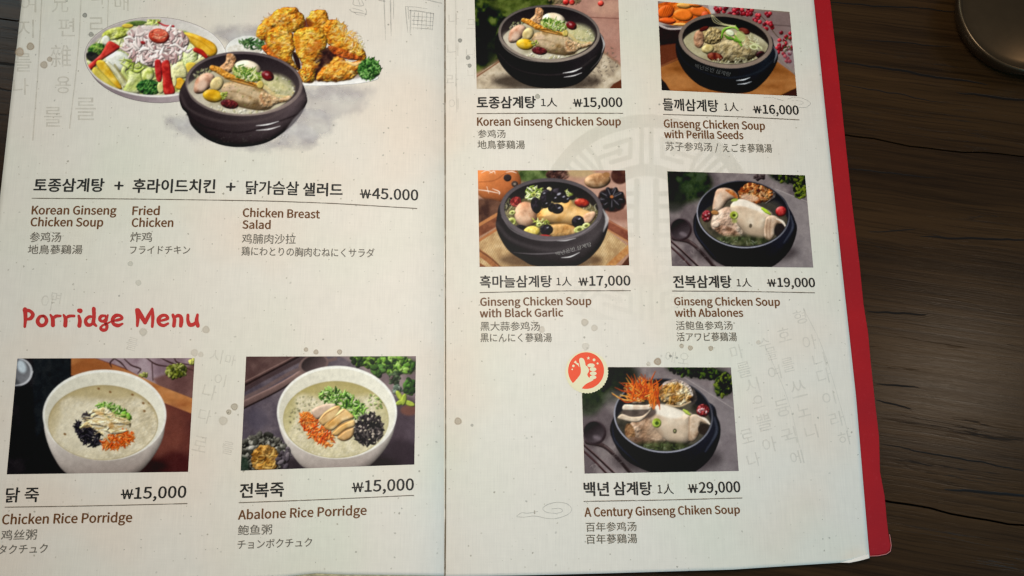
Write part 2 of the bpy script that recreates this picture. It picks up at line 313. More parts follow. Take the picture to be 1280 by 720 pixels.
def pic_hero():
    # salad plate, fried chicken and stone pot, cut out on the paper; coordinates: 5.54 per photograph pixel, origin (100, 0)
    p = Painter(-60, -20, 2260, 1180, .42)
    for x, y, rx, ry, a in ((980, 880, 330, 95, .42), (860, 850, 260, 55, .3), (1560, 860, 200, 110, .4), (1500, 940, 160, 80, .4), (1720, 700, 260, 120, .28), (1800, 640, 240, 60, .22), (1130, 230, 210, 48, .42), (1160, 290, 150, 60, .4), (1240, 1000, 190, 40, .4), (700, 830, 90, 30, .3)):
        p.E(x, y, rx, ry, 0, ['#a8a2a8', '#bcb8ba', '#cccac8'], freq=.01, soft=70, a=a, wob=30)
    p.S([(1350, 720), (1420, 790), (1500, 800), (1560, 760)], 6, '#8f8a92', soft=14, a=.5)
    p.scat(60, 1200, 905, 260, 26, 10, 6, ['#f0eee8', '#d8d6d0'], a=.5)
    # salad plate
    p.E(536, 424, 486, 288, 2, ('#85767a', '#b4a6a8', 300, 720, 800, 560), soft=5)
    p.E(523, 396, 492, 277, 1, ('#c4b8b4', '#eae6e0', 200, 150, 500, 700), soft=4)
    p.E(523, 394, 482, 267, 1, ('#b0a5a2', '#dcd8d0', 250, 200, 900, 250), soft=6)
    p.setclip(520, 396, 478, 262, 1)
    p.E(860, 210, 200, 90, 25, '#cfcac2', soft=60, a=.8); p.E(960, 300, 90, 120, 0, '#dcd8d0', soft=50, a=.7)
    p.E(490, 420, 460, 240, 0, ['#8a9a48', '#b4be6c', '#d8dca0', '#ecebcc', '#c8ce7c'], freq=.018, soft=20, amp=30, cv=1.2, wob=10)
    p.scat(90, 490, 420, 430, 200, 0, 17, ['#dfe2b0', '#c3cc7c', '#eeeed2', '#a9b658', '#e2e6b8'], kind='s', el=2.2, a=.7, soft=6)
    p.E(390, 162, 75, 18, -4, ['#46602a', '#6d843a'], freq=.03, amp=12, soft=6, bev=10)
    p.scat(20, 505, 150, 50, 20, 0, 16, ['#c6d268', '#a8bc4c', '#dde28c'], kind='s')
    p.E(250, 232, 100, 42, -12, ['#8f9a34', '#b7bd4e', '#d3d888'], freq=.03, amp=24, bev=20, soft=6)
    p.E(330, 180, 40, 16, 0, '#d8b83c', soft=8, bev=10)
    p.S([(540, 152), (590, 180), (645, 184)], (8, 16, 20), ['#9c1820', '#c02a2c'], bev=8, spec=.3)
    p.E(180, 280, 30, 34, 0, '#dfe0ce', bev=16, soft=6)
    p.E(115, 345, 62, 44, -20, ['#1c3516', '#2f5a20', '#5a8232', '#8aa646'], freq=.05, amp=26, bev=30, soft=5, wob=5)
    p.E(90, 395, 52, 34, 20, ['#1c1a18', '#33302c'], soft=10)
    p.E(265, 425, 92, 72, 20, ['#c2c6b0', '#dcded2', '#eceade'], bev=45, freq=.02, soft=8)
    p.E(430, 215, 110, 34, -8, ['#d6d2c4', '#e6e0d6'], soft=14, freq=.03)
    p.G([(203, 284), (272, 318), (268, 340), (150, 418), (70, 490), (48, 462), (138, 380), (170, 330)], ['#a01a18', '#c02a22', '#d44030'], bev=18, freq=.02, soft=4, spec=.25)
    p.S([(330, 440), (300, 500), (340, 560)], 34, ['#b4bf5a', '#d5db96'], bev=16); p.S([(190, 440), (250, 500), (310, 590)], 34, ['#c3be86', '#e0ddc0'], bev=16); p.S([(240, 450), (290, 520), (330, 570)], 16, '#8f8448', soft=8, a=.7)
    p.G([(115, 425), (165, 422), (225, 500), (292, 608), (240, 604), (130, 480)], ['#d0981c', '#e4b82c', '#f0d060'], bev=20, freq=.02, soft=4)
    p.G([(84, 492), (120, 470), (250, 600), (290, 640), (230, 632), (120, 560)], ['#c8b23c', '#dcc85c'], bev=18, soft=5)
    p.G([(300, 632), (330, 560), (350, 480), (410, 485), (440, 570), (420, 640), (360, 650)], ['#b0bc62', '#c9d08a', '#dfe2b0'], bev=24, freq=.02, amp=14, soft=6)
    p.S([(440, 470), (420, 500), (430, 545)], 10, '#6a7c30', soft=7, a=.8)
    p.scat(16, 370, 440, 90, 34, 10, 18, ['#a8b84c', '#cfd886', '#8fa23c'], kind='s', el=2)
    p.G([(640, 452), (720, 430), (742, 530), (690, 545), (625, 540)], ['#cfca86', '#e2deb0'], bev=26, freq=.02, amp=12, soft=6)
    p.E(765, 395, 52, 92, 10, ['#a9b866', '#c9d296', '#dfe2b4'], bev=26, amp=20, freq=.03, soft=7)
    p.G([(715, 238), (755, 226), (850, 258), (935, 308), (948, 368), (885, 395), (800, 330)], ['#c8880e', '#dea422', '#ecc040'], bev=24, freq=.015, soft=4)
    p.S([(740, 245), (840, 290), (930, 360)], 8, '#b87a10', soft=8, a=.6)
    p.G([(860, 390), (890, 380), (870, 440), (800, 460), (790, 430)], ['#cfc890', '#b5ad70'], bev=10, soft=6)
    p.S([(800, 345), (840, 362), (875, 395)], (34, 36, 26), ['#a81c14', '#c83020'], bev=16, spec=.3)
    p.G([(736, 440), (800, 440), (790, 520), (745, 500)], '#dcb638', bev=14, soft=6, a=.9)
    # shredded meat
    p.G([(290, 330), (330, 255), (420, 200), (560, 180), (680, 205), (755, 270), (740, 330), (680, 390), (620, 440), (520, 470), (430, 440), (350, 380)], ['#a58684', '#c8aca8', '#dcc8c2'], freq=.04, amp=30, bev=30, soft=10)
    r = p.r
    for i in range(170):
        t = r.random()*6.283; m = math.sqrt(r.random()); x = 525+m*225*math.cos(t); y = 315+m*125*math.sin(t)
        a = r.choice([-35, 10, 50, 100, 80, -60])+r.uniform(-30, 30); L = r.uniform(18, 42); b = r.uniform(-24, 24); ca, sa = math.cos(math.radians(a)), math.sin(math.radians(a))
        p.S([(x-ca*L, y-sa*L), (x-sa*b, y+ca*b), (x+ca*L, y+sa*L)], (14, r.uniform(20, 32), 14), r.choice(['#e8d6d0', '#dcc2be', '#d2b2ae', '#efe2dc', '#c09c9a', '#e0c8c4', '#a88280', '#ecdcd6']), bev=8, soft=4, spec=.15)
    p.E(470, 205, 110, 34, -8, '#e0d4ce', soft=30, a=.65)
    p.E(436, 296, 18, 12, 20, '#9c2424', bev=8)
    p.E(547, 250, 72, 52, 8, ['#a82818', '#c43c28', '#d04a34'], bev=26, soft=4, spec=.2); p.E(545, 238, 60, 34, 4, ['#c84830', '#e07a5c', '#eaa080'], freq=.05, amp=14, soft=6)
    p.S([(500, 236), (545, 250), (590, 236)], 6, '#b83a24', soft=5); p.E(545, 226, 30, 10, 0, '#d8604a', soft=8)
    p.E(470, 520, 42, 52, 20, ['#a3b048', '#c6ce74', '#dce09c'], bev=26, soft=5)
    p.E(478, 605, 86, 54, 4, ['#16361a', '#2a5a26', '#457a34', '#6a9a4a'], freq=.07, amp=34, bev=34, soft=5, wob=6); p.E(560, 605, 26, 44, 0, ['#b6b664', '#d2d08c'], bev=16)
    p.G([(518, 426), (556, 418), (568, 480), (564, 562), (530, 552)], ['#8c1414', '#b02020', '#c43030'], bev=14, soft=4, spec=.25)
    p.G([(566, 436), (618, 424), (634, 540), (658, 642), (585, 652), (572, 540)], ['#9c1a16', '#be2622', '#d03c30'], bev=20, soft=4, spec=.3)
    p.E(690, 580, 40, 42, 0, ['#d89a1c', '#ecb83a'], bev=16); p.E(655, 560, 14, 40, 0, '#d8d494', bev=8)
    p.setclip()
    # fried chicken
    p.T = (1, 1108, 0, 0)
    p.E(40, 330, 140, 82, -8, ('#d8d8d2', '#f0efea', 0, 240, 0, 400), soft=6)
    p.E(30, 345, 120, 40, 0, ['#e8e4dc', '#cfc8b8'], soft=12, freq=.05)
    p.scat(60, 95, 305, 78, 34, 6, 11, ['#1d3a1c', '#2f5a2a', '#4a7a3a', '#5a6a50'], kind='s', bev=4); p.scat(14, 30, 290, 50, 12, -10, 9, ['#3c6030', '#6a8a50'], kind='s')
    p.E(560, 545, 400, 48, -1, ('#c9c6c2', '#eceae6', 0, 500, 0, 590), soft=6)
    p.E(520, 530, 330, 34, -1, '#8a7468', soft=20, a=.7)
    CH = ['#c86c12', '#e6941c', '#f6b42c', '#fcc848', '#f6b02a', '#da861a']
    CD = ['#7a2c0c', '#a84a10', '#cc7014', '#e49420', '#eeb444']
    p.G([(150, 335), (190, 310), (250, 350), (290, 400), (330, 470), (240, 420)], ['#a83a10', '#cc5a1c', '#e07c30'], bev=16, amp=20, freq=.05)
    p.G([(510, 420), (600, 330), (670, 360), (660, 420), (560, 480), (520, 560)], ['#241416', '#3f2622', '#5a3a2e'], freq=.03, soft=10)
    p.G([(365, 360), (400, 380), (420, 470), (400, 480), (370, 400)], '#2c1c16', soft=10)
    def piece(pts, C, seed, amp=34):
        p.G(pts, C, bev=60, amp=amp, freq=.03, soft=6, seed=seed, wob=8, shade=.85, cf=.018, cv=1.3)
        p.G(pts, ['#a44c10', '#e29020', '#f8c244', '#fee69a', '#f0a82c', '#c0661a'], bev=30, amp=46, freq=.055, soft=14, seed=seed+4, cf=.05, cv=1.5, a=.45, stretch=.7)
        P = np.array(pts); c = P.mean(0); e = (P.max(0)-P.min(0))/2
        for _ in range(int(e[0]*e[1]/170)):
            t = r.random()*6.283; m = math.sqrt(r.random())*.8; x = c[0]+m*e[0]*math.cos(t)*.85; y = c[1]+m*e[1]*math.sin(t)*.85
            a = r.uniform(-60, 30); L = r.uniform(10, 24); b = r.uniform(-10, 10); ca, sa = math.cos(math.radians(a)), math.sin(math.radians(a))
            up = (y-c[1])/e[1]
            cc = r.choice(['#f8d468', '#f4c04a', '#fae2a0', '#eeaa30'] if r.random() > .4+.4*up else ['#b0560e', '#cc7014', '#98420c'])
            p.S([(x-ca*L, y-sa*L), (x-sa*b, y+ca*b), (x+ca*L, y+sa*L)], (3, r.uniform(7, 13), 3), cc, soft=9, a=.5)
    piece([(112, 235), (125, 190), (160, 150), (205, 120), (230, 90), (290, 55), (385, 52), (410, 80), (435, 105), (452, 180), (370, 225), (290, 195), (230, 210), (175, 280), (120, 262)], CH, 1)
    piece([(455, 130), (480, 110), (495, 80), (560, 66), (605, 92), (612, 190), (570, 235), (490, 195)], CH, 2)
    p.E(470, 165, 30, 36, 0, '#6a2a14', soft=26, a=.8)
    piece([(590, 160), (625, 135), (680, 150), (695, 205), (740, 250), (800, 285), (860, 345), (868, 420), (800, 415), (700, 380), (620, 310), (580, 250)], CH, 3)
    p.G([(610, 320), (700, 335), (800, 380), (850, 410), (760, 415), (660, 385)], ['#8a3414', '#b04a18', '#c86428'], bev=14, amp=24, freq=.05, soft=10, a=.85)
    p.scat(34, 790, 300, 60, 80, -35, 9, ['#f8e6b8', '#f4d080', '#e8b040'], kind='s', el=1.8, a=.6, soft=7)
    p.scat(40, 690, 190, 50, 60, -35, 9, ['#f8dea0', '#f0c050', '#d88a20'], kind='s', el=1.8, a=.6, soft=7)
    piece([(180, 275), (195, 220), (240, 190), (300, 185), (360, 232), (378, 330), (362, 400), (405, 485), (340, 455), (290, 410), (235, 370), (190, 325)], CH, 4)
    p.S([(180, 250), (185, 310), (240, 380)], 16, '#a8440e', soft=14, a=.5)
    piece([(370, 255), (390, 220), (435, 195), (520, 188), (575, 225), (605, 270), (590, 330), (545, 375), (522, 440), (516, 560), (455, 574), (408, 545), (432, 450), (392, 370)], CH, 5)
    p.E(520, 330, 60, 30, -40, '#b04c14', soft=40, a=.5); p.E(400, 300, 18, 70, 0, '#c86414', soft=24, a=.5)
    piece([(528, 540), (560, 480), (620, 440), (655, 395), (700, 400), (760, 432), (830, 420), (862, 450), (830, 500), (760, 552), (640, 568), (545, 562)], ['#a84a10', '#d0701a', '#e48c28', '#f0a840'], 6)
    p.S([(740, 430), (800, 445), (850, 425)], (16, 26, 10), '#f4dca0', soft=10, a=.7, bev=8)
    p.scat(26, 450, 520, 50, 36, 0, 10, ['#f4c860', '#e89830', '#c86a1c'], kind='s')
    p.E(895, 480, 80, 72, -10, ['#1f3f18', '#33602a', '#548a3c'], freq=.06, amp=30, bev=30, soft=6, wob=8)
    p.scat(130, 895, 478, 74, 66, -10, 11, ['#2a5522', '#467f33', '#6ba24c', '#1c3a18', '#8abb66'], kind='s', bev=5)
    # stone pot
    p.T = (1.077, 665, 332, 0)
    p.G([(68, 200), (30, 260), (20, 320), (38, 385), (72, 425), (100, 500), (180, 575), (300, 626), (440, 636), (590, 605), (720, 520), (790, 445), (838, 360), (842, 320), (812, 225), (740, 140), (435, 80), (130, 140)], ('#251d1f', '#54474a', 250, 640, 700, 240), soft=4, bev=70, shade=.6)
    p.S([(72, 428), (170, 500), (330, 540), (470, 535), (640, 480), (800, 420)], 10, '#1c1618', soft=14, a=.7)
    p.S([(30, 300), (80, 390), (220, 455), (400, 480), (600, 450), (760, 360), (830, 300)], 16, '#5a4c4c', soft=24, a=.45)
    p.S([(700, 540), (760, 470), (830, 380)], (6, 26, 4), '#a39c9e', soft=14, a=.55)
    p.S([(515, 500), (590, 492), (660, 472)], (3, 9, 3), '#f0eeee', soft=4); p.S([(515, 530), (600, 522), (670, 502)], (3, 9, 3), '#e0dcdc', soft=4)
    p.scat(60, 400, 570, 220, 50, 0, 3, ['#4a5044', '#5c524c', '#2c2824'], a=.4)
    rim(p, 437, 229, 377, 206, 2, 20, '#85746e', '#51464a', ('#241d20', '#453a3a', 437, 30, 437, 300))
    p.S([(68, 240), (110, 330), (240, 405), (420, 434), (600, 410), (740, 340)], (3, 8, 8, 8, 4), '#9c8c84', soft=6, a=.6)
    p.T = (1.077*1.0, 665-145*1.077-4, 332-38*1.077, 0.035)
    soup_food(p)
    p.T = (1, 0, 0, 0)
    # the chicken plate goes behind the pot: keep everything else clean
    p.finish(.02, 2); return p
def pic_perilla():
    p = Painter(20, -20, 1070, 720, .5, '#7d6a66')
    p.fill(['#7c6662', '#8f7a76', '#a08a84'], freq=.006, stretch=.4)
    p.S([(860, 178), (1060, 192)], 7, '#5a4846', soft=7); p.S([(620, 60), (1010, 85)], 12, '#8a7a68', soft=12)
    p.G([(20, 180), (240, 180), (240, 420), (20, 440)], ['#1e1214', '#36201e'], soft=30, freq=.01)
    p.G([(40, 330), (200, 310), (240, 420), (60, 470)], '#5e2e1e', soft=14, sm=False)
    p.G([(50, 490), (190, 430), (870, 420), (1060, 560), (1070, 720), (50, 720)], ['#7a441e', '#96592a', '#aa6c38'], freq=.012, stretch=.3, soft=6, sm=False)
    p.S([(60, 480), (200, 415)], 12, '#7c4426', soft=8)
    p.G([(60, 560), (100, 600), (135, 660), (40, 680)], '#20100e', soft=5, sm=False); p.G([(900, 700), (1000, 650), (1060, 625), (1060, 720)], '#38200f', soft=8, sm=False)
    p.E(200, 110, 235, 100, 4, ('#8a7c78', '#c2b6b0', 100, 60, 100, 210), soft=4); p.E(120, 240, 130, 60, 0, '#241618', soft=40, a=.8)
    p.S([(45, 178), (120, 206), (215, 206)], 14, '#b8aaa4', soft=5)
    p.setclip(205, 100, 232, 88, 4); p.fill(['#b84410', '#d8601a', '#e87a28'], freq=.02, amp=20)
    for x, y, rx, ry, a, c in ((100, 85, 62, 48, -20, '#d4581a'), (225, 108, 72, 45, 5, '#ea7222'), (335, 80, 62, 40, 10, '#e86a24'), (235, 38, 58, 25, 0, '#e8a04a'), (110, 150, 62, 24, 4, '#e0551c'), (205, 178, 52, 14, 0, '#e8a050'), (320, 35, 50, 20, 0, '#d8702a'), (385, 110, 30, 30, 0, '#c8502a')):
        p.E(x, y, rx, ry, a, c, bev=26, soft=4, spec=.2)
    for i in range(5): p.S([(75+i*14, 110), (100+i*16, 45)], 5, '#8c340e', soft=5, a=.8)
    p.setclip()
    p.G([(400, 15), (440, 20), (452, 95), (425, 100)], '#b9b2ae', soft=6)
    p.S([(700, 70), (800, 130), (900, 260), (1000, 340)], 5, '#4a3c2c', soft=5)
    for cx, cy, rx, ry, n in ((590, 80, 135, 26, 34), (470, 68, 26, 14, 5), (795, 130, 60, 34, 11), (830, 190, 40, 26, 9), (965, 295, 50, 60, 13), (930, 360, 34, 30, 7), (970, 420, 30, 40, 6)):
        for _ in range(n):
            x = cx+p.r.uniform(-rx, rx); y = cy+p.r.uniform(-ry, ry)
            p.E(x, y, 15, 15, 0, p.r.choice(['#8c1620', '#a81e2a', '#c03038', '#6a1420']), bev=13, soft=4, spec=.45)
    p.scat(20, 985, 330, 40, 60, 0, 8, ['#4a6030', '#38482a', '#d0b8b0'], kind='s', el=2); p.E(990, 410, 50, 60, 0, '#8a7880', soft=40, a=.4)
    p.S([(880, 395), (960, 460), (1060, 560)], 18, ('#6a5a54', '#b0a094', 880, 420, 930, 370), soft=5)
    p.G([(192, 270), (170, 330), (188, 430), (255, 540), (370, 628), (540, 668), (700, 662), (800, 595), (880, 490), (908, 400), (880, 330), (850, 255), (700, 170), (530, 160), (280, 190), (215, 235)], ('#0c0e12', '#20242a', 350, 650, 800, 300), soft=5, bev=80, shade=.5)
    p.S([(175, 330), (240, 450), (400, 530), (560, 560), (760, 520), (890, 420)], 10, '#2c3036', soft=20, a=.6)
    p.S([(872, 335), (897, 380), (880, 450)], (3, 18, 3), '#7e8086', soft=10, a=.8)
    p.S([(608, 580), (660, 574), (706, 558)], (3, 9, 3), '#eceef0', soft=4); p.S([(615, 607), (670, 602), (716, 588)], (3, 8, 3), '#d4d6d8', soft=4)
    rim(p, 530, 295, 340, 196, 6, 27, '#8b7769', '#6b5c52', ('#131213', '#2a2522', 530, 110, 530, 330))
    p.setclip(530, 293, 308, 166, 6)
    p.E(535, 350, 320, 155, 6, ['#958a68', '#a99e7a', '#bab08e'], freq=.014, soft=10)
    p.E(560, 340, 210, 112, 8, ['#9a8458', '#b29c70', '#c2ae84'], bev=90, amp=20, freq=.03, soft=14)
    p.E(430, 258, 82, 62, 0, ['#8c7448', '#a8905e', '#bea878'], bev=40, amp=26, freq=.07, soft=6, wob=4)
    p.G([(300, 270), (320, 225), (360, 225), (378, 290), (350, 345), (310, 330)], ['#9a6a4c', '#bc8f6e'], bev=26, amp=14, soft=6)
    p.E(375, 208, 36, 16, -20, '#4c1c16', bev=12); p.E(665, 225, 42, 22, 20, ['#4c1a16', '#743026'], bev=16)
    p.E(402, 352, 46, 32, -10, ['#b49e60', '#d2be84'], bev=22, soft=4)
    p.E(455, 411, 58, 32, 12, ['#4a1410', '#702a1c', '#88402c'], bev=24, amp=10, soft=4, spec=.2)
    p.E(783, 394, 35, 27, -8, ['#1c0c10', '#3a161a'], bev=20, soft=4, spec=.2)
    p.scat(40, 720, 310, 80, 50, 20, 8, ['#c8c294', '#a8a06c', '#dcd8b0'], kind='s', a=.8); p.E(733, 338, 30, 20, 10, '#d6d6a0', soft=4); p.E(733, 338, 19, 11, 10, '#8f9058', soft=4)
    p.S([(705, 300), (760, 325), (790, 350)], 10, '#c6c890', soft=5)
    p.scat(60, 600, 440, 170, 24, 0, 6, ['#c4bb94', '#8f8558', '#d8d0ac'], a=.6)
    for pts, c in (([(500, 275), (520, 215), (600, 188)], '#6fa32c'), ([(530, 205), (590, 195), (620, 215)], '#94c444'), ([(590, 250), (620, 290), (645, 330)], '#7fb235'), ([(560, 265), (600, 290), (640, 300)], '#5c8c26'), ([(520, 250), (550, 275), (580, 280)], '#4f7c22')):
        p.S(pts, (8, 22, 14), c, bev=8, soft=4, spec=.2)
    p.E(562, 238, 34, 22, 20, ['#c8d498', '#e4e8c8'], bev=12); p.E(640, 260, 30, 40, -30, '#b8c878', soft=16, a=.7)
    p.setclip()
    for k in range(3): p.S([(425+k*5, 108), (450+k*14, 160-k*6), (520, 182-k*5), (600, 192-k*3)], 4, ['#cfc488', '#e0d8a4'][k % 2], soft=3)
    p.finish(.022, 2); return p
def pic_garlic():
    p = Painter(-10, 20, 1050, 710, .5, '#9a6a50')
    p.fill(('#a87c62', '#b08474', 300, 0, 1000, 300)); p.fill(['#8f6450', '#b08470', '#c49c88'], freq=.005, a=.5)
    p.E(390, 75, 130, 55, 0, ['#2c3c1a', '#4d6030', '#6a7a44'], soft=50, freq=.02)
    p.E(545, 72, 80, 40, 0, ['#2a1816', '#4a2e28', '#6a4a40'], soft=12, freq=.05, amp=18); p.E(700, 60, 90, 30, 0, '#b49a6a', soft=40, a=.8)
    p.E(140, 120, 160, 135, 0, ('#d07a40', '#a8562a', 60, 60, 200, 240), bev=90, soft=6, shade=.4)
    p.S([(20, 120), (120, 110), (200, 60)], 6, '#8a4420', soft=8, a=.6); p.E(210, 92, 26, 24, 0, '#2c2424', soft=6, bev=12); p.E(258, 133, 22, 20, 0, '#3a302c', soft=5, bev=10); p.E(258, 133, 9, 8, 0, '#8a7a6c', soft=4)
    for q in ([(35, 60), (75, 42), (110, 60)], [(90, 62), (120, 48), (128, 66)], [(200, 55), (240, 50), (270, 60)], [(15, 172), (80, 180), (160, 196)], [(72, 150), (85, 195)], [(110, 165), (155, 185), (155, 205)]): p.S(q, (3, 6, 3), '#f0e8e0', soft=3)
    p.G([(-10, 250), (150, 245), (180, 330), (60, 420), (-10, 440)], ['#3a221c', '#5a3a2c', '#6f4a38'], freq=.015, soft=24)
    p.E(810, 112, 88, 52, -6, ['#7c5030', '#a87c54', '#c8a078'], freq=.02, bev=40, soft=8); p.E(870, 72, 24, 18, 0, '#9a6a40', soft=8)
    p.E(960, 78, 60, 56, 0, ['#3c201a', '#5e382c'], soft=14, freq=.02); p.E(930, 330, 120, 50, 10, '#7c4c3c', soft=50, a=.6)
    p.E(905, 242, 96, 78, 10, '#2c1814', soft=12, wob=6, freq=.03)
    for k in range(9):
        a = k*40+10; c, n = math.cos(math.radians(a)), math.sin(math.radians(a))
        p.E(905+c*50, 232+n*42, 40, 22, a, ['#141216', '#2a262c'], bev=18, soft=4, spec=.2); p.S([(905+c*24, 232+n*20-6), (905+c*72, 232+n*60-6)], (4, 11, 4), '#a8a4ac', soft=6, a=.7)
    p.E(905, 218, 12, 10, 0, '#b06838', soft=5)
    p.G([(-10, 545), (150, 425), (860, 430), (1030, 560), (860, 700), (-10, 700)], ['#a8845a', '#c2a070', '#d4b688'], freq=.02, soft=5, sm=False)
    for i in range(-30, 90):
        x = i*16
        p.S([(x, 420), (x+170, 700)], 3.2, '#a07c50', soft=4, a=.5, sm=False); p.S([(x+170, 420), (x, 700)], 3.2, '#8f6c42', soft=4, a=.45, sm=False)
    p.S([(-10, 425), (160, 325)], 22, '#b57444', soft=5, sm=False); p.S([(-10, 470), (160, 372)], 56, ['#6a3824', '#8a5034'], soft=6, sm=False); p.S([(-10, 530), (165, 420)], 16, '#a8683c', soft=6, sm=False)
    p.S([(-10, 570), (90, 640), (170, 720)], 44, ['#8a5230', '#a86c40'], soft=5); p.S([(10, 570), (100, 630), (190, 712)], 8, '#5a3420', soft=5, a=.8)
    p.G([(-10, 640), (60, 680), (90, 720), (-10, 720)], '#7c4a2c', soft=4, sm=False)
    p.S([(860, 390), (1030, 490)], 60, ['#70382a', '#8c4e38'], soft=6, sm=False); p.S([(850, 422), (1030, 528)], 12, '#b47c50', soft=5, sm=False); p.S([(870, 372), (1030, 455)], 8, '#a8684a', soft=5, sm=False)
    p.S([(1040, 545), (870, 700)], 44, ['#a86a38', '#c08a50'], soft=5, sm=False); p.G([(1040, 590), (950, 700), (1050, 700)], '#4c281a', soft=5, sm=False)
    p.E(500, 640, 340, 60, 0, '#3a2418', soft=60, a=.6)
    p.G([(162, 265), (140, 350), (134, 420), (165, 500), (220, 580), (310, 640), (400, 680), (620, 690), (740, 640), (830, 545), (878, 430), (872, 350), (835, 265), (760, 190), (500, 160), (260, 190)], ('#1e1a1c', '#4a4244', 300, 620, 840, 300), soft=5, bev=90, shade=.6)
    p.S([(140, 400), (230, 500), (400, 560), (560, 570), (740, 520), (870, 400)], 26, '#4e4648', soft=26, a=.45)
    p.S([(845, 300), (874, 370), (850, 450)], (4, 26, 4), '#c8c4c4', soft=12, a=.75)
    p.S([(250, 590), (400, 600), (560, 590), (690, 572)], (3, 8, 8, 3), '#8a8286', soft=6, a=.6); p.S([(570, 625), (630, 618), (690, 590)], (3, 8, 3), '#e8e4e4', soft=4); p.S([(540, 512), (600, 510), (665, 495)], (3, 7, 3), '#cfcaca', soft=5)
    rim(p, 502, 303, 342, 209, 2, 28, '#5e5558', '#4c4548', ('#181516', '#2c2824', 500, 110, 500, 340))
    p.S([(170, 350), (240, 440), (380, 500), (540, 508), (700, 465), (810, 380)], (3, 8, 8, 8, 4), '#8f8688', soft=7, a=.6)
    p.setclip(502, 302, 312, 180, 2)
    p.E(505, 360, 315, 160, 0, ['#4a4228', '#6f6240', '#8c7c54'], freq=.02, soft=12)
    p.scat(50, 230, 300, 50, 90, 0, 9, ['#8a8454', '#c0b88a', '#5a5a34', '#a89c74'], a=.7, kind='s'); p.scat(40, 770, 330, 60, 60, 0, 9, ['#8c8664', '#b8b090', '#66603c'], a=.7, kind='s')
    p.E(265, 252, 38, 34, -20, ['#5a1418', '#8a2424', '#b04840'], freq=.08, amp=20, bev=16, soft=5, wob=5)
    p.E(335, 338, 78, 88, -15, ['#b88260', '#d2a482', '#e0bc9c'], bev=60, freq=.015, soft=6)
    p.G([(405, 350), (430, 310), (500, 270), (620, 240), (680, 285), (790, 330), (790, 365), (740, 400), (640, 415), (520, 405), (440, 390)], ['#c08a44', '#d8a766', '#e6be82'], bev=70, freq=.012, soft=8)
    p.G([(720, 340), (780, 315), (800, 340), (760, 395), (720, 390)], ['#c49470', '#deb494'], bev=20, soft=6)
    p.G([(480, 405), (600, 400), (670, 430), (660, 480), (520, 490), (470, 440)], ['#96622c', '#b8864a', '#cca064'], bev=34, freq=.02, amp=12, soft=8)
    p.S([(425, 330), (410, 350), (440, 380)], 10, '#a86a34', soft=8, a=.7); p.S([(500, 405), (600, 395), (700, 400)], 5, '#96642c', soft=5, a=.8)
    p.scat(70, 395, 200, 60, 42, -10, 12, ['#b4c45a', '#d6e08c', '#7d9434', '#e6eaba', '#566e22'], kind='s'); p.scat(26, 600, 195, 40, 20, 10, 10, ['#b0b860', '#7c8c34', '#d4d894'], kind='s')
    p.scat(20, 440, 390, 60, 22, 20, 10, ['#b8bf50', '#8a9838', '#dde08a'], kind='s'); p.E(490, 168, 18, 14, 20, '#d8c898', bev=8)
    for x, y, rx, ry, a in ((400, 275, 34, 54, -10), (465, 232, 40, 64, 8), (545, 210, 58, 50, 0), (590, 235, 34, 26, 10), (540, 298, 44, 34, 5), (470, 438, 44, 36, 0), (680, 384, 42, 40, -15), (300, 430, 42, 24, 10), (505, 290, 26, 30, 0), (640, 225, 24, 14, 0)):
        p.E(x, y, rx, ry, a, ['#0c0a0e', '#1a161b', '#2c272e'], bev=min(rx, ry)*.8, amp=10, freq=.05, soft=4, spec=.12)
    for x, y, w in ((553, 200, 14), (530, 225, 8), (585, 218, 9), (455, 195, 8), (470, 262, 7), (555, 292, 10), (690, 365, 9), (478, 424, 8), (612, 232, 7)): p.E(x, y, w, w*.5, -25, '#c8c8d4', soft=7, a=.75)
    p.E(706, 260, 50, 30, 8, ['#7c1812', '#a82c1c', '#c84a34'], bev=24, soft=4, spec=.4); p.E(455, 484, 44, 14, 0, '#a02420', bev=10, spec=.3); p.E(552, 492, 24, 8, 0, '#8a2c24', bev=6)
    p.E(373, 451, 56, 38, -4, ['#c8a83c', '#e0c860', '#ecdc8c'], bev=30, soft=4, spec=.2)
    for x, y, rx, ry in ((240, 384, 28, 27), (242, 325, 22, 16), (690, 437, 38, 24), (735, 412, 28, 20), (422, 405, 22, 15), (385, 205, 20, 16)):
        p.E(x, y, rx, ry, -15, ['#8a9434', '#b8bc62', '#d4d690'], bev=8, soft=4, spec=.2); p.E(x, y, rx*.42, ry*.42, -15, '#5a5c28', soft=4)
    p.setclip(); p.finish(.022, 2); return p
def stone_bg(p, leaf=True):
    p.fill(['#5a4e50', '#6f6363', '#857876', '#786a6a'], freq=.007, cv=1.1); p.fill(['#5c5052', '#8a7e7c'], freq=.06, a=.15)
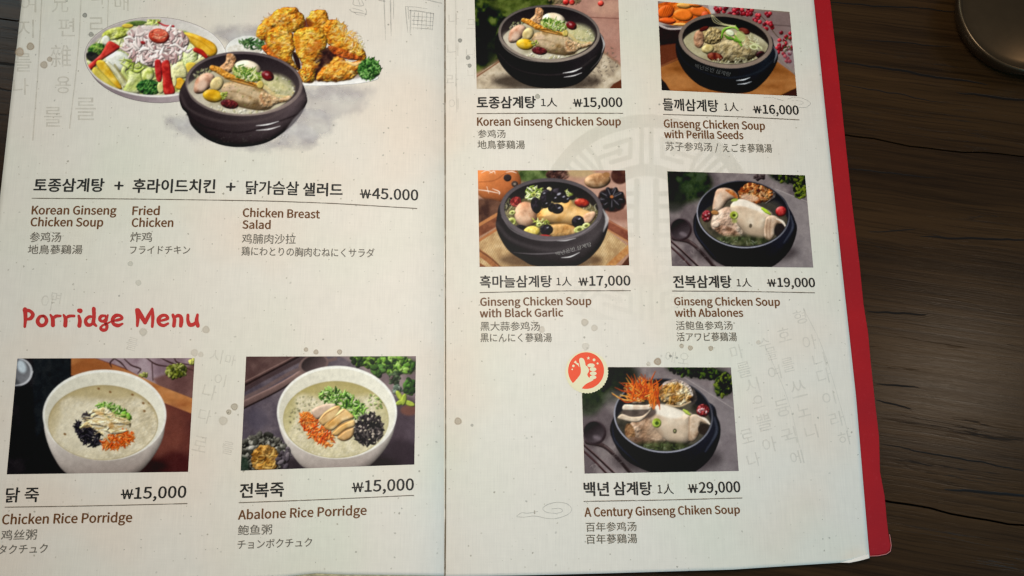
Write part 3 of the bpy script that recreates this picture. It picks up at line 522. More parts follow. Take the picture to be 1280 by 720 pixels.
def spoon(p):
    p.E(110, 445, 80, 80, 0, '#3a2e2e', soft=30, a=.5)
    p.S([(70, 490), (170, 520), (250, 590), (340, 690)], (40, 26, 22, 24), ('#4a3838', '#2c2020', 200, 500, 170, 560), bev=10, soft=4)
    p.S([(175, 515), (260, 585), (350, 690)], 4, '#8a7472', soft=4, a=.7)
    p.E(112, 437, 74, 76, 20, ('#54454a', '#2a1f22', 60, 400, 150, 480), soft=4); p.E(108, 432, 64, 66, 20, ('#100c0e', '#4e4246', 70, 380, 140, 500), soft=8); p.E(128, 468, 26, 14, 20, '#7a6c72', soft=20, a=.7)
    p.S([(30, 500), (120, 580), (235, 690)], 13, '#221012', bev=5, soft=4); p.S([(20, 530), (110, 612), (190, 695)], 12, '#2c1416', bev=5, soft=4); p.S([(36, 500), (130, 582), (240, 686)], 3, '#9a7e7c', soft=3, a=.8); p.S([(30, 536), (195, 690)], 3, '#84686a', soft=3, a=.6)
    for x, y in ((210, 600), (240, 570), (270, 620), (120, 650)): p.scat(5, x, y, 24, 20, 40, 5, ['#9a8c88', '#a89894', '#786a68'], kind='s', el=3, a=.5)
def blue_pot(p, cx, cy, rx, ry, body, d):
    p.E(cx+20, cy+ry+30, rx*1.1, 80, 0, '#221b1d', soft=70, a=.6)
    p.G(body, ('#0c0c11', '#262833', cx-rx*.2, cy+ry*1.3, cx+rx, cy-ry*.2), soft=5, bev=70, shade=.6)
    p.S([(body[0][0]-8, body[0][1]+40), (body[2][0]+12, body[2][1]), (body[4][0]+10, body[4][1]-10)], (4, 14, 4), '#343846', soft=16, a=.7); p.S([(cx+rx+8, cy+10), (cx+rx+18, cy+90), (cx+rx-40, cy+190)], (4, 14, 4), '#4c505e', soft=16, a=.7)
    p.E(cx, cy, rx, ry, 4, ('#3a3a42', '#9c9aa4', cx, cy-ry, cx-rx*.5, cy+ry*.3), soft=4); p.E(cx, cy-1, rx-8, ry-7, 4, ('#15151a', '#1e1e24', cx, cy-ry, cx, cy), soft=4)
def pic_abalone():
    p = Painter(0, 30, 1015, 710, .52, '#6e6264'); stone_bg(p)
    p.G([(620, 180), (760, 170), (1020, 285), (1020, 720), (560, 720)], ['#7c7272', '#8f8482', '#857a7a'], freq=.01, soft=14, a=.7, sm=False); p.S([(740, 165), (1015, 275)], 4, '#a89c98', soft=5)
    p.E(110, 130, 210, 130, 0, ['#0a0f0a', '#16200f', '#26331a', '#33402a'], freq=.02, soft=60, cv=1.2); p.E(60, 230, 90, 90, 0, '#1a1d18', soft=60, a=.8); p.E(190, 150, 90, 50, 0, ['#1c2a16', '#38482c'], freq=.04, soft=50, a=.7)
    p.E(840, 90, 140, 40, 8, '#1a2214', soft=40, a=.9); p.scat(110, 840, 90, 120, 36, 10, 9, ['#111a0c', '#1f2a11', '#374717', '#55601d', '#161311'], el=1.8); p.scat(90, 915, 170, 50, 60, 20, 9, ['#1b250e', '#354512', '#5b681b', '#697223', '#10130c'], el=1.8); p.scat(16, 640, 85, 40, 14, 0, 9, ['#33282a', '#4a3c3c'])
    spoon(p)
    blue_pot(p, 528, 336, 311, 225, [(218, 320), (196, 380), (205, 470), (265, 560), (335, 640), (430, 690), (540, 715), (680, 700), (770, 650), (850, 555), (886, 440), (872, 370), (838, 300), (760, 200), (528, 170), (300, 220)], 0)
    p.setclip(528, 334, 300, 214, 4)
    p.E(528, 400, 300, 175, 0, ['#2c2a22', '#453f33', '#5c5442'], freq=.015, soft=16); p.E(700, 300, 90, 60, 0, '#3c3833', soft=40, a=.8)
    p.E(620, 190, 125, 74, -5, ['#6a2c12', '#a85422', '#cc7c3a', '#e4ac6c', '#8a4a22'], freq=.035, amp=44, bev=30, soft=6, wob=9, cv=1.3)
    p.scat(26, 610, 195, 100, 50, 0, 16, ['#d89858', '#c8682c', '#dcae7c', '#8c3c18'], kind='s', a=.6, soft=8); p.E(570, 225, 60, 22, 10, '#d8b498', soft=18, a=.7)
    p.S([(650, 125), (720, 150), (735, 215), (680, 262)], (8, 26, 22, 8), ['#241e1e', '#4a4240', '#6a625e'], bev=10, freq=.05)
    p.G([(322, 300), (335, 220), (352, 172), (400, 158), (450, 168), (488, 200), (490, 228), (430, 245), (385, 305), (345, 312)], ['#b48c72', '#cba88c', '#dcc0a6'], bev=34, freq=.015, soft=6)
    p.S([(415, 175), (450, 190), (486, 222)], (10, 30, 18), ['#a85422', '#cc8044'], soft=10, amp=10); p.E(360, 250, 20, 60, 15, '#e0cab4', soft=26, a=.6)
    p.G([(312, 400), (330, 340), (370, 305), (430, 285), (490, 320), (530, 420), (520, 490), (440, 500), (380, 460), (330, 440)], ['#a3826c', '#bf9f88', '#d4bca6'], bev=40, freq=.02, amp=26, soft=8)
    p.E(420, 450, 90, 34, 20, ['#6a4a38', '#946e56', '#b89078'], freq=.03, amp=20, soft=16); p.E(345, 405, 26, 20, 0, '#d2b8a2', bev=12); p.E(340, 325, 26, 16, 10, '#a8703c', soft=8, bev=10)
    p.G([(440, 285), (485, 238), (550, 240), (640, 280), (725, 335), (700, 420), (675, 500), (600, 495), (520, 440), (470, 370)], ['#c2a68a', '#d2ba9e', '#e2d2bc'], bev=60, freq=.01, soft=8)
    p.G([(455, 275), (490, 240), (560, 245), (700, 325), (660, 325), (540, 285)], '#ece0d0', soft=14, a=.8); p.E(600, 450, 90, 40, 10, '#a38a70', soft=50, a=.6)
    p.G([(668, 480), (672, 390), (690, 350), (740, 345), (800, 390), (815, 425), (790, 415), (760, 400), (742, 430), (735, 480), (700, 515)], ['#a8866a', '#c4a488', '#d8c0a8'], bev=20, freq=.02, soft=5)
    for x in (690, 712): p.S([(x, 370), (x-8, 430), (x-4, 500)], 6, '#8c6a52', soft=8, a=.7)
    p.E(770, 440, 34, 46, 20, '#25201f', soft=10); p.S([(750, 365), (790, 385), (815, 425)], (8, 16, 6), '#ead8c4', soft=5)
    p.E(285, 348, 33, 40, 10, ['#4a0c14', '#7a1a22', '#a03038'], bev=20, amp=22, freq=.08, soft=4, spec=.3); p.E(780, 316, 36, 34, 0, ['#7a1418', '#b02a2a', '#cc4a44'], bev=24, soft=4, spec=.5)
    for x, y in ((278, 340), (292, 362), (300, 330)): p.E(x, y, 6, 5, 0, '#d8b0b0', soft=5, a=.8)
    p.E(467, 342, 28, 27, 0, ['#848c28', '#aab448', '#c4cc6c'], bev=10, soft=5); p.E(467, 342, 11, 10, 0, '#3c4418', soft=5); p.E(470, 380, 18, 14, 0, '#8a9440', soft=14, a=.7)
    p.S([(655, 296), (680, 315), (708, 335)], (16, 24, 10), ['#94b418', '#bcd83c'], bev=9, spec=.3); p.E(470, 240, 24, 10, -10, '#93a040', soft=8)
    p.E(577, 412, 10, 14, 10, '#5d5040', soft=5)
    p.E(520, 510, 190, 34, 2, ['#23281a', '#3c4228', '#5a5a3c'], freq=.03, soft=40, a=.9); p.scat(40, 500, 515, 150, 28, 0, 7, ['#5c7040', '#8a9470', '#3a4428', '#a8a890'], a=.6, kind='s')
    p.setclip(); p.finish(.022, 2); return p
def pic_century():
    p = Painter(90, 100, 970, 710, .56, '#6e6264'); stone_bg(p)
    p.G([(560, 200), (700, 190), (960, 330), (960, 720), (560, 720)], ['#75696b', '#857a7a', '#7a6e70'], freq=.01, soft=14, a=.7, sm=False); p.S([(640, 165), (930, 350)], 4, '#a0928f', soft=6)
    p.E(200, 190, 190, 130, 0, ['#090d09', '#141d0e', '#232f18', '#303c26'], freq=.02, soft=60, cv=1.2); p.E(330, 165, 90, 60, 0, '#1c2018', soft=60, a=.8); p.E(150, 310, 70, 70, 0, ['#141a10', '#2c3822'], freq=.03, soft=50, a=.8); p.E(290, 290, 60, 50, 0, '#7c7070', soft=50, a=.5)
    p.E(720, 140, 160, 36, 8, '#161d12', soft=40, a=.9); p.scat(130, 710, 145, 140, 30, 8, 8, ['#0c1109', '#172010', '#293b13', '#41551a', '#11100e'], el=1.8); p.E(870, 215, 50, 60, 20, '#1a2012', soft=30, a=.8); p.scat(110, 870, 215, 46, 60, 20, 8, ['#131a0d', '#273712', '#4b5b1d', '#5f6a22', '#0e100c'], el=1.8)
    p.T = (.843, 88, 102, 0); spoon(p); p.T = (1, 0, 0, 0)
    blue_pot(p, 547, 379, 263, 197, [(285, 385), (265, 450), (285, 520), (335, 600), (410, 650), (520, 688), (640, 690), (720, 672), (800, 600), (842, 510), (849, 440), (832, 385), (790, 310), (547, 250), (330, 290)], 0)
    p.setclip(547, 378, 254, 188, 4)
    p.E(547, 430, 255, 150, 0, ['#2a2822', '#3f3a30', '#544c3e'], freq=.015, soft=16)
    p.setclip()
    p.E(612, 262, 92, 66, 4, ['#8a5a2c', '#b88a4c', '#d8b27c', '#a8865c', '#e8d0a8'], freq=.035, amp=40, bev=24, soft=6, wob=8, cv=1.2)
    p.S([(530, 235), (560, 205), (620, 195), (680, 225), (700, 270)], (10, 16, 12), ['#9c8478', '#c2aca0', '#d8c8bc'], amp=14, freq=.08, soft=5); p.scat(24, 610, 265, 60, 40, 0, 14, ['#c88c34', '#d8b070', '#a8702c', '#b8986c'], kind='s', a=.6, soft=8)
    p.S([(705, 235), (715, 290), (690, 330)], (10, 24, 8), ['#2c2624', '#544a44'], soft=8); p.S([(560, 320), (630, 330), (690, 305)], 8, '#c8a880', soft=6)
    p.setclip(547, 378, 254, 188, 4)
    p.G([(355, 480), (380, 410), (430, 390), (480, 380), (545, 470), (560, 520), (480, 530), (400, 510)], ['#8c6a50', '#ab8a70', '#c4a68c'], bev=36, amp=26, freq=.02, soft=8)
    p.E(370, 470, 26, 50, -10, ['#70482c', '#a07850'], amp=16, soft=8); p.E(440, 520, 90, 22, 10, ['#5a4030', '#8a6a54'], freq=.03, amp=14, soft=16)
    p.G([(470, 355), (505, 322), (560, 322), (640, 350), (705, 380), (690, 520), (600, 530), (540, 490), (490, 430)], ['#c0a488', '#d0b89e', '#e0d0ba'], bev=56, freq=.01, soft=8)
    p.G([(480, 348), (510, 322), (560, 325), (650, 360), (620, 395), (520, 375)], '#eadfce', soft=18, a=.85); p.E(610, 470, 80, 40, 0, '#c6ae94', soft=40, a=.6); p.E(500, 470, 50, 30, 20, '#a8886c', soft=30, a=.6)
    p.G([(680, 500), (682, 400), (705, 372), (750, 385), (800, 428), (770, 425), (745, 420), (740, 470), (710, 515)], ['#9a7a60', '#b89a7e', '#ccb298'], bev=16, soft=5); p.S([(684, 390), (682, 510)], 6, '#8c7058', soft=8, a=.8); p.E(762, 452, 32, 30, 20, '#2c241f', soft=8); p.S([(730, 380), (770, 400), (798, 430)], (6, 14, 5), '#ead8c4', soft=5)
    p.E(420, 360, 90, 40, 0, '#4c3e38', soft=16, a=.9)
    p.G([(305, 392), (330, 370), (380, 385), (440, 378), (470, 345), (492, 330), (478, 360), (440, 400), (400, 415), (340, 405)], ['#c2a88e', '#d8c2a8'], bev=10, soft=5)
    p.G([(330, 335), (345, 320), (400, 322), (460, 322), (488, 312), (492, 330), (470, 350), (400, 352), (340, 352)], ['#d0b8a0', '#e6d6c2'], bev=10, soft=5); p.G([(335, 355), (400, 352), (470, 350), (440, 376), (380, 384), (330, 368)], ['#4a3e38', '#6a5a50'], soft=6, freq=.03)
    p.E(512, 418, 24, 25, 0, ['#7c8c24', '#a4b844', '#c4d46c'], bev=9, soft=5); p.E(513, 419, 10, 10, 0, '#3a5018', soft=5); p.E(608, 461, 10, 13, 0, '#4a4430', soft=5); p.E(607, 460, 4, 5, 0, '#a8a870', soft=3)
    p.S([(655, 350), (672, 362), (688, 374)], (12, 20, 10), ['#94a82c', '#c0cc58'], bev=8, spec=.3)
    p.E(757, 352, 34, 34, 0, ['#5c1014', '#982428', '#bc4840'], bev=20, amp=24, freq=.09, soft=4, spec=.3); p.scat(8, 757, 350, 24, 24, 0, 5, ['#e0b8b8', '#d08080'])
    p.E(560, 545, 170, 26, 2, ['#1c2014', '#343a20', '#4e5232'], freq=.03, soft=34, a=.9); p.scat(30, 540, 545, 120, 20, 0, 6, ['#5c6c3c', '#88906c'], a=.6, kind='s')
    p.setclip()
    p.E(398, 292, 28, 26, 0, ['#a8917c', '#c8b49e'], bev=18, soft=5); p.E(425, 285, 20, 30, 0, ['#b08a70', '#c8a488'], bev=12)
    r = p.r
    for i in range(120):
        a = math.radians(r.uniform(-170, -20)); L = r.uniform(50, 125); x0 = 440+r.uniform(-60, 70); y0 = 275+r.uniform(-30, 30)
        if x0+math.cos(a)*L > 545: a = math.radians(-110)
        b = r.uniform(-22, 22); x1, y1 = x0+math.cos(a)*L, y0+math.sin(a)*L*.95
        p.S([(x0, y0), ((x0+x1)/2-math.sin(a)*b, (y0+y1)/2+math.cos(a)*b), (x1, y1)], (4, r.uniform(6, 10), 3), r.choice(['#e0581a', '#f07a24', '#d04a12', '#f49a3c', '#b83c0e', '#e8661e', '#f2b458']), bev=4, soft=3)
    for i in range(26):
        x0 = 500+r.uniform(-30, 25); y0 = 240+r.uniform(-30, 40)
        p.S([(x0, y0), (x0+r.uniform(-8, 12), y0+30), (x0+r.uniform(-10, 20), y0+r.uniform(45, 75))], (4, 8, 3), r.choice(['#e0601a', '#f07c28', '#c84814']), bev=4, soft=3)
    p.finish(.022, 2); return p
def white_bowl(p, cx, cy, rx, ry, body, px, py, prx, pry, cp, ce):
    p.E(cx+10, cy+ry+30, rx, 70, 0, '#150f10', soft=70, a=.6)
    p.G(body, ('#d2c8be', '#8f8078', cx, cy+ry*.4, cx+30, cy+ry+90), soft=4, bev=40, shade=.35)
    p.E(cx, cy, rx, ry, 0, ('#e8e6dc', '#dcd6cc', cx, cy-ry, cx, cy+ry), soft=4); p.E(cx, cy+3, rx-12, ry-13, 0, ('#cfc9b6', '#dfdac8', cx-rx, cy, cx+rx*.8, cy+20), soft=6)
    p.E(cx-rx*.55, cy, rx*.3, ry*.5, 20, '#c9c2ae', soft=60, a=.5)
    p.E(px, py, prx+3, pry+3, 0, ce, soft=6)
    p.setclip(px, py, prx, pry, 0)
    p.E(px, py+18, prx+6, pry+4, 0, cp, soft=40, freq=.03, amp=4)
    p.scat(420, px, py+15, prx, pry-10, 0, 5, cp+['#e2d8c0', '#e8dfca', '#beb294'], a=.3, el=1.8, bev=2, soft=5)
def pic_chicken_porridge():
    p = Painter(20, 20, 1110, 700, .5, '#1c1b1d')
    p.fill(['#131214', '#1e1c1e', '#2a2628'], freq=.006); p.G([(185, 20), (400, 20), (400, 200), (200, 500), (180, 200)], ['#1c2226', '#2a2e30'], soft=30, a=.6, sm=False)
    p.G([(400, 10), (1120, 10), (1120, 700), (800, 700), (400, 300)], ['#4c2826', '#5e302a', '#6c3c34'], freq=.006, soft=5, sm=False)
    p.G([(470, 10), (1120, 10), (1120, 265), (900, 200), (700, 90)], ['#7a626a', '#907880', '#a08c92'], freq=.01, soft=8, sm=False)
    p.G([(860, 150), (1120, 60), (1120, 280), (900, 210)], ['#5c3c38', '#704c46'], soft=24, sm=False, a=.9, freq=.01)
    p.G([(400, 10), (520, 30), (700, 95), (900, 190), (1100, 268), (1100, 355), (860, 262), (560, 150), (400, 130)], ['#96552c', '#b0703e', '#c08450'], freq=.01, stretch=.4, soft=6, sm=False)
    p.E(950, 460, 90, 160, 10, '#7c4436', soft=90, a=.5); p.G([(850, 680), (950, 560), (1080, 600), (1080, 700)], '#38181a', soft=50, a=.7)
    for q in ([(820, 30), (880, 70), (975, 85)], [(900, 30), (960, 60), (1090, 105)], [(700, 40), (740, 75), (790, 95), (775, 120)], [(650, 30), (620, 60), (628, 85)], [(640, 35), (680, 60), (715, 100)], [(855, 60), (860, 160)], [(980, 30), (1000, 60), (1090, 75)]): p.S(q, (5, 9, 4), '#3a2626', soft=6)
    p.scat(130, 992, 108, 56, 36, -10, 8, ['#565c1c', '#767c30', '#939649', '#3c4319', '#a6a660']); p.scat(12, 1080, 48, 14, 14, 0, 9, ['#a8a83c', '#c8c860']); p.scat(12, 808, 130, 22, 10, 0, 7, ['#84883c', '#b0b060'])
    p.E(100, 112, 84, 80, 0, '#b4b4b8', soft=5); p.E(96, 110, 74, 71, 0, ('#4c4c50', '#7c7c80', 60, 40, 130, 180), soft=6); p.E(122, 82, 24, 38, -20, '#c8d4dc', soft=22, a=.9); p.E(60, 160, 60, 26, 30, '#2c2c2e', soft=24, a=.6)
    p.S([(85, 190), (150, 170), (185, 110)], 5, '#d8d8dc', soft=5, a=.7)
    white_bowl(p, 588, 355, 348, 256, [(249, 376), (256, 470), (302, 590), (385, 690), (580, 760), (760, 690), (850, 605), (914, 490), (927, 376), (900, 300), (588, 200), (280, 300)], 580, 397, 306, 208, ['#c0b292', '#cec0a0', '#d8ccb0'], '#a08c60')
    p.E(580, 225, 250, 40, 0, '#b09e70', soft=50, a=.8); p.E(300, 380, 40, 110, 12, '#b8a474', soft=40, a=.6); p.E(480, 430, 170, 150, 0, '#ddd3ba', soft=110, a=.6)
    for x, y in ((806, 288), (812, 332), (555, 206), (620, 225), (840, 286), (365, 462), (745, 240)): p.E(x, y, 8, 6, 30, '#7c5a34', soft=6)
    p.scat(150, 505, 470, 70, 48, 25, 10, ['#1c1a20', '#2c2830', '#3c3840', '#121014'], kind='s'); p.scat(40, 438, 420, 14, 28, 0, 9, ['#1c1a20', '#343038'], kind='s'); p.scat(24, 487, 368, 18, 20, 0, 9, ['#26222a', '#3a3436'], kind='s')
    p.scat(160, 640, 338, 100, 36, 24, 10, ['#3f7020', '#5c9030', '#8ab84a', '#b0d070', '#2a5018', '#d0dca0'], kind='s', el=1.4); p.scat(20, 710, 365, 22, 18, 0, 12, ['#7cb03c', '#a0c85c'])
    p.scat(190, 665, 495, 98, 44, -18, 9, ['#e0561a', '#ea6c24', '#f0883c', '#cc4410'], kind='s', el=1.5)
    r = p.r
    for pts, w in (([(455, 425), (520, 395), (600, 415), (640, 440)], 34), ([(520, 360), (580, 330), (640, 370), (650, 400)], 40), ([(560, 400), (640, 390), (720, 400), (730, 420)], 34), ([(590, 440), (650, 450), (720, 440)], 30), ([(500, 410), (570, 450), (620, 512)], 22), ([(600, 370), (620, 410), (600, 440)], 28), ([(500, 345), (540, 330), (580, 345)], 22), ([(660, 370), (710, 385), (735, 400)], 20)):
        p.S(pts, (w*.5, w, w*.7, w*.25), ['#cfb47c', '#e2cc9c', '#f0e2c0'], bev=w*.4, amp=14, freq=.05, soft=4, seed=int(w))
    for _ in range(46):
        x = r.uniform(480, 710); y = r.uniform(340, 455); p.S([(x-30, y+r.uniform(-12, 12)), (x, y+r.uniform(-10, 10)), (x+30, y+r.uniform(-14, 14))], (2, 7, 2), r.choice(['#f4e8cc', '#d0b478', '#e6d2a4', '#b8965c']), soft=4, a=.8)
    p.E(625, 415, 16, 20, 0, '#c08c48', soft=12, a=.7); p.E(560, 345, 26, 10, 10, '#dca860', soft=8, a=.6)
    p.setclip(); p.finish(.022, 2); return p
def pic_abalone_porridge():
    p = Painter(10, 30, 1030, 710, .52, '#5c5056')
    p.fill(['#463d46', '#564c54', '#665a60'], freq=.012, cv=1.1); p.fill(['#4a4048', '#6a6068'], freq=.1, a=.25)
    p.G([(10, 30), (380, 30), (20, 240)], ['#4c3634', '#5e4642'], soft=10, sm=False, freq=.02); p.S([(20, 225), (370, 40)], 12, '#241818', soft=6, sm=False); p.S([(20, 205), (350, 35)], 4, '#8a6c64', soft=5, sm=False); p.S([(10, 255), (200, 150), (420, 36)], 24, '#3c2c2c', soft=12, a=.8)
    p.S([(10, 335), (220, 232), (330, 165), (400, 120)], (46, 40, 34, 46), ('#8a6e66', '#54403e', 100, 230, 130, 300), bev=10, soft=5); p.S([(10, 300), (160, 225), (330, 130), (560, 60)], 20, '#6a5450', soft=8, a=.8)
    p.E(436, 92, 86, 56, -16, '#6c5652', soft=5); p.E(438, 90, 72, 46, -16, ('#2c2424', '#5a4848', 400, 60, 470, 130), soft=8)
    p.S([(10, 355), (200, 262), (300, 205)], 8, '#201818', soft=8, a=.8); p.E(120, 400, 60, 60, 0, '#4a4450', soft=50, a=.6)
    p.G([(560, 30), (1030, 30), (1030, 330), (880, 260), (700, 110)], ['#6c5a5c', '#7f6c6c', '#8e7a78'], freq=.012, soft=20, sm=False)
    p.E(960, 470, 120, 200, 0, ['#3a2c34', '#4c3e46'], freq=.01, soft=60, a=.85); p.E(975, 350, 50, 30, 0, '#6a4238', soft=20); p.G([(720, 670), (880, 520), (1030, 560), (1030, 700)], '#2c2228', soft=50, a=.8)
    p.E(880, 90, 150, 50, 6, '#2a3a20', soft=40, a=.8); p.scat(70, 720, 75, 70, 26, 6, 10, ['#304819', '#547626', '#709339', '#233019']); p.scat(190, 900, 95, 105, 46, 6, 11, ['#325416', '#4b7621', '#699330', '#203911', '#83a349'], el=1.5, spec=.2); p.scat(24, 800, 120, 34, 24, 0, 15, ['#355022', '#4c7030'])
    p.scat(40, 890, 175, 26, 36, 10, 9, ['#2c3826', '#46583a', '#5a4c48']); p.scat(40, 975, 220, 28, 38, 0, 11, ['#305423', '#446e29', '#233c19']); p.scat(14, 905, 240, 22, 20, 0, 12, ['#4c5c4c', '#70786c'])
    for x, y, a in ((920, 270, 60), (930, 305, -20), (975, 312, 20), (945, 290, 100)): p.E(x, y, 34, 15, a, ['#8a9c34', '#b4bc44'], bev=10, soft=4)
    white_bowl(p, 568, 362, 338, 262, [(240, 386), (254, 480), (310, 590), (395, 680), (570, 730), (730, 675), (820, 592), (880, 490), (896, 386), (870, 300), (568, 200), (270, 300)], 562, 402, 294, 213, ['#c0b48e', '#cec29e', '#d8ccae'], '#a0905a')
    p.E(562, 232, 240, 44, 0, '#a5965a', soft=50, a=.85); p.E(300, 380, 34, 110, 12, '#b0a468', soft=40, a=.6); p.E(830, 380, 40, 110, -12, '#b5ab78', soft=40, a=.5)
    p.scat(60, 380, 370, 80, 110, 20, 4, ['#6a6c48', '#8a8458', '#54503c'], a=.5); p.scat(30, 790, 300, 50, 40, 20, 6, ['#6a8438', '#b8c480', '#8a8458'], a=.8)
    p.scat(240, 458, 462, 120, 56, 44, 10, ['#e0561a', '#ea6c24', '#f0883c', '#cc4410', '#f49c50'], kind='s', el=1.3); p.scat(40, 400, 385, 34, 18, 0, 9, ['#e0641c', '#f08434'], kind='s')
    p.scat(260, 612, 312, 155, 56, 27, 11, ['#36601a', '#53862a', '#7aa83e', '#9cc460', '#24440f', '#b8cc8c'], kind='s', el=1.3)
    p.scat(260, 745, 458, 78, 84, 20, 11, ['#1c181c', '#2c262a', '#3c3436', '#141014', '#5c5450'], kind='s', el=1.5); p.scat(20, 760, 440, 70, 70, 0, 5, ['#b8a898', '#8a7c74'])
    sl = [[(425, 352), (490, 318), (545, 312), (560, 330), (500, 375), (455, 400)], [(465, 405), (500, 360), (560, 325), (590, 335), (570, 385), (500, 435), (475, 425)], [(495, 440), (550, 390), (600, 340), (650, 370), (660, 395), (600, 420), (540, 465)], [(540, 478), (590, 430), (660, 405), (668, 440), (620, 460), (570, 495)], [(570, 505), (610, 465), (662, 450), (655, 500), (610, 524)]]
    for i, q in enumerate(sl): p.G(q, [['#b89a84', '#cdb49c'], ['#c49a60', '#d8b47c'], ['#c8944c', '#dcb070', '#e6c48c'], ['#cc9c58', '#e2bc80'], ['#b8864c', '#d2a870']][i], bev=16, freq=.02, soft=5, seed=i)
    for q in ([(470, 410), (510, 368), (580, 330)], [(500, 440), (550, 395), (610, 350)], [(540, 478), (590, 432), (655, 402)], [(570, 500), (610, 466), (660, 446)]): p.S(q, (3, 6, 3), '#8c5a30', soft=5, a=.8)
    p.setclip()
    p.E(150, 600, 140, 118, 0, ['#23221e', '#45433c', '#6a675c', '#8a857a', '#38352e'], freq=.05, amp=50, bev=20, soft=8, wob=12, cv=1.3); p.scat(60, 150, 570, 125, 90, 0, 12, ['#9a958a', '#4a4840', '#6c685c', '#2a2a24', '#b0aaa0'], a=.8); p.E(40, 660, 34, 50, 0, '#26362a', soft=24, a=.8)
    p.E(165, 625, 82, 80, -6, ['#7c4e1c', '#b07a30', '#cc9a4c', '#8c6430'], freq=.03, amp=36, bev=24, soft=8, wob=8, cv=1.3); p.scat(20, 170, 620, 60, 55, 0, 14, ['#d8ac60', '#b88838', '#8a5c24'], kind='s', a=.7); p.scat(24, 270, 620, 34, 60, 10, 11, ['#4a4248', '#6a6064', '#332c30'])
    p.finish(.022, 2); return p
# ------------------------------------------------------------------ materials
def paper_mat():
    m, t, b, N, Lk, M, Mix, Ramp, Noise, Map, tc = nodes('paper')
    base = Mix(Ramp(Noise(5, 3), [(.38, 0.), (.62, 1.)]), lin('#d5ccbf', KP), lin('#d3cec3', KP))
    base = Mix(M('MULTIPLY', Ramp(Noise(11, 2, Map(loc=(3, 1, 0))), [(.5, 0.), (.68, 1.)]), .42), base, lin('#d8c4b0', KP))
    base = Mix(M('MULTIPLY', Ramp(Noise(9, 2, Map(loc=(7, 5, 0))), [(.48, 0.), (.7, 1.)]), .42), base, lin('#c8cdb9', KP))
    # woven look of the stock: faint upright and level threads
    th = Noise(1, 2, Map(scale=(1500, 60, 1))); tv = Noise(1, 2, Map(scale=(70, 1300, 1)))
    fine = M('ADD', M('MULTIPLY', M('SUBTRACT', th, .5), .16), M('MULTIPLY', M('SUBTRACT', tv, .5), .07))
    fine = M('ADD', fine, M('MULTIPLY', M('SUBTRACT', Noise(160, 3), .5), .10))
    base = Mix(1., base, N('ShaderNodeCombineColor').outputs[0], 'MIX') if False else base
    g = N('ShaderNodeCombineColor'); s = M('ADD', fine, 1.)
    for i in range(3): Lk(s, g.inputs[i])
    base = Mix(1., base, g.outputs[0], 'MULTIPLY')
    # fibre flecks in the stock
    for sc, th0, loc, colr, cut in ((95, .07, (0, 0, 0), '#8a8474', .66), (170, .10, (5, 2, 0), '#958d7a', .74), (60, .045, (9, 4, 0), '#77766a', .72)):
        v = N('ShaderNodeTexVoronoi'); v.inputs['Scale'].default_value = sc; v.voronoi_dimensions = '2D'
        nz = N('ShaderNodeTexNoise'); nz.inputs['Scale'].default_value = 900; Lk(tc, nz.inputs['Vector'])
        vm = N('ShaderNodeVectorMath'); vm.operation = 'MULTIPLY_ADD'; Lk(nz.outputs['Color'], vm.inputs[0]); vm.inputs[1].default_value = (.0012,)*3
        Lk(Map(scale=(1, 1, 1), loc=loc), vm.inputs[2]); Lk(vm.outputs[0], v.inputs['Vector'])
        sp = N('ShaderNodeSeparateColor'); Lk(v.outputs['Color'], sp.inputs[0])
        on = M('GREATER_THAN', sp.outputs[0], cut)
        rad = M('MULTIPLY', sp.outputs[1], th0)
        k = M('SUBTRACT', 1., M('DIVIDE', v.outputs['Distance'], M('ADD', rad, .002)), clamp=True)
        k = M('MULTIPLY', M('MULTIPLY', M('MULTIPLY', k, 2.2, clamp=True), on), M('ADD', M('MULTIPLY', sp.outputs[2], .6), .2))
        base = Mix(k, base, lin(colr, KP))
    Lk(base, b.inputs['Base Color']); b.inputs['Roughness'].default_value = .55; b.inputs['Specular IOR Level'].default_value = .3
    bp = N('ShaderNodeBump'); bp.inputs['Strength'].default_value = .07; bp.inputs['Distance'].default_value = .0004
    Lk(M('ADD', th, Noise(40, 3)), bp.inputs['Height']); Lk(bp.outputs[0], b.inputs['Normal']); return m
def ink(name, h, alpha=1., speck=.12):
    m, t, b, N, Lk, M, Mix, Ramp, Noise, Map, tc = nodes(name)
    n = Noise(900, 2)
    Lk(Mix(M('MULTIPLY', n, speck), lin(h, KP), lin('#c9c5b2', KP)), b.inputs['Base Color']); b.inputs['Roughness'].default_value = .5; b.inputs['Specular IOR Level'].default_value = .3
    if alpha < 1:
        o = t.nodes['Material Output']; mx = N('ShaderNodeMixShader'); tr = N('ShaderNodeBsdfTransparent')
        Lk(M('MULTIPLY', Ramp(Noise(170, 3), [(.3, .45), (.6, 1.)]), alpha), mx.inputs[0]); Lk(tr.outputs[0], mx.inputs[1]); Lk(b.outputs[0], mx.inputs[2]); Lk(mx.outputs[0], o.inputs[0])
    return m
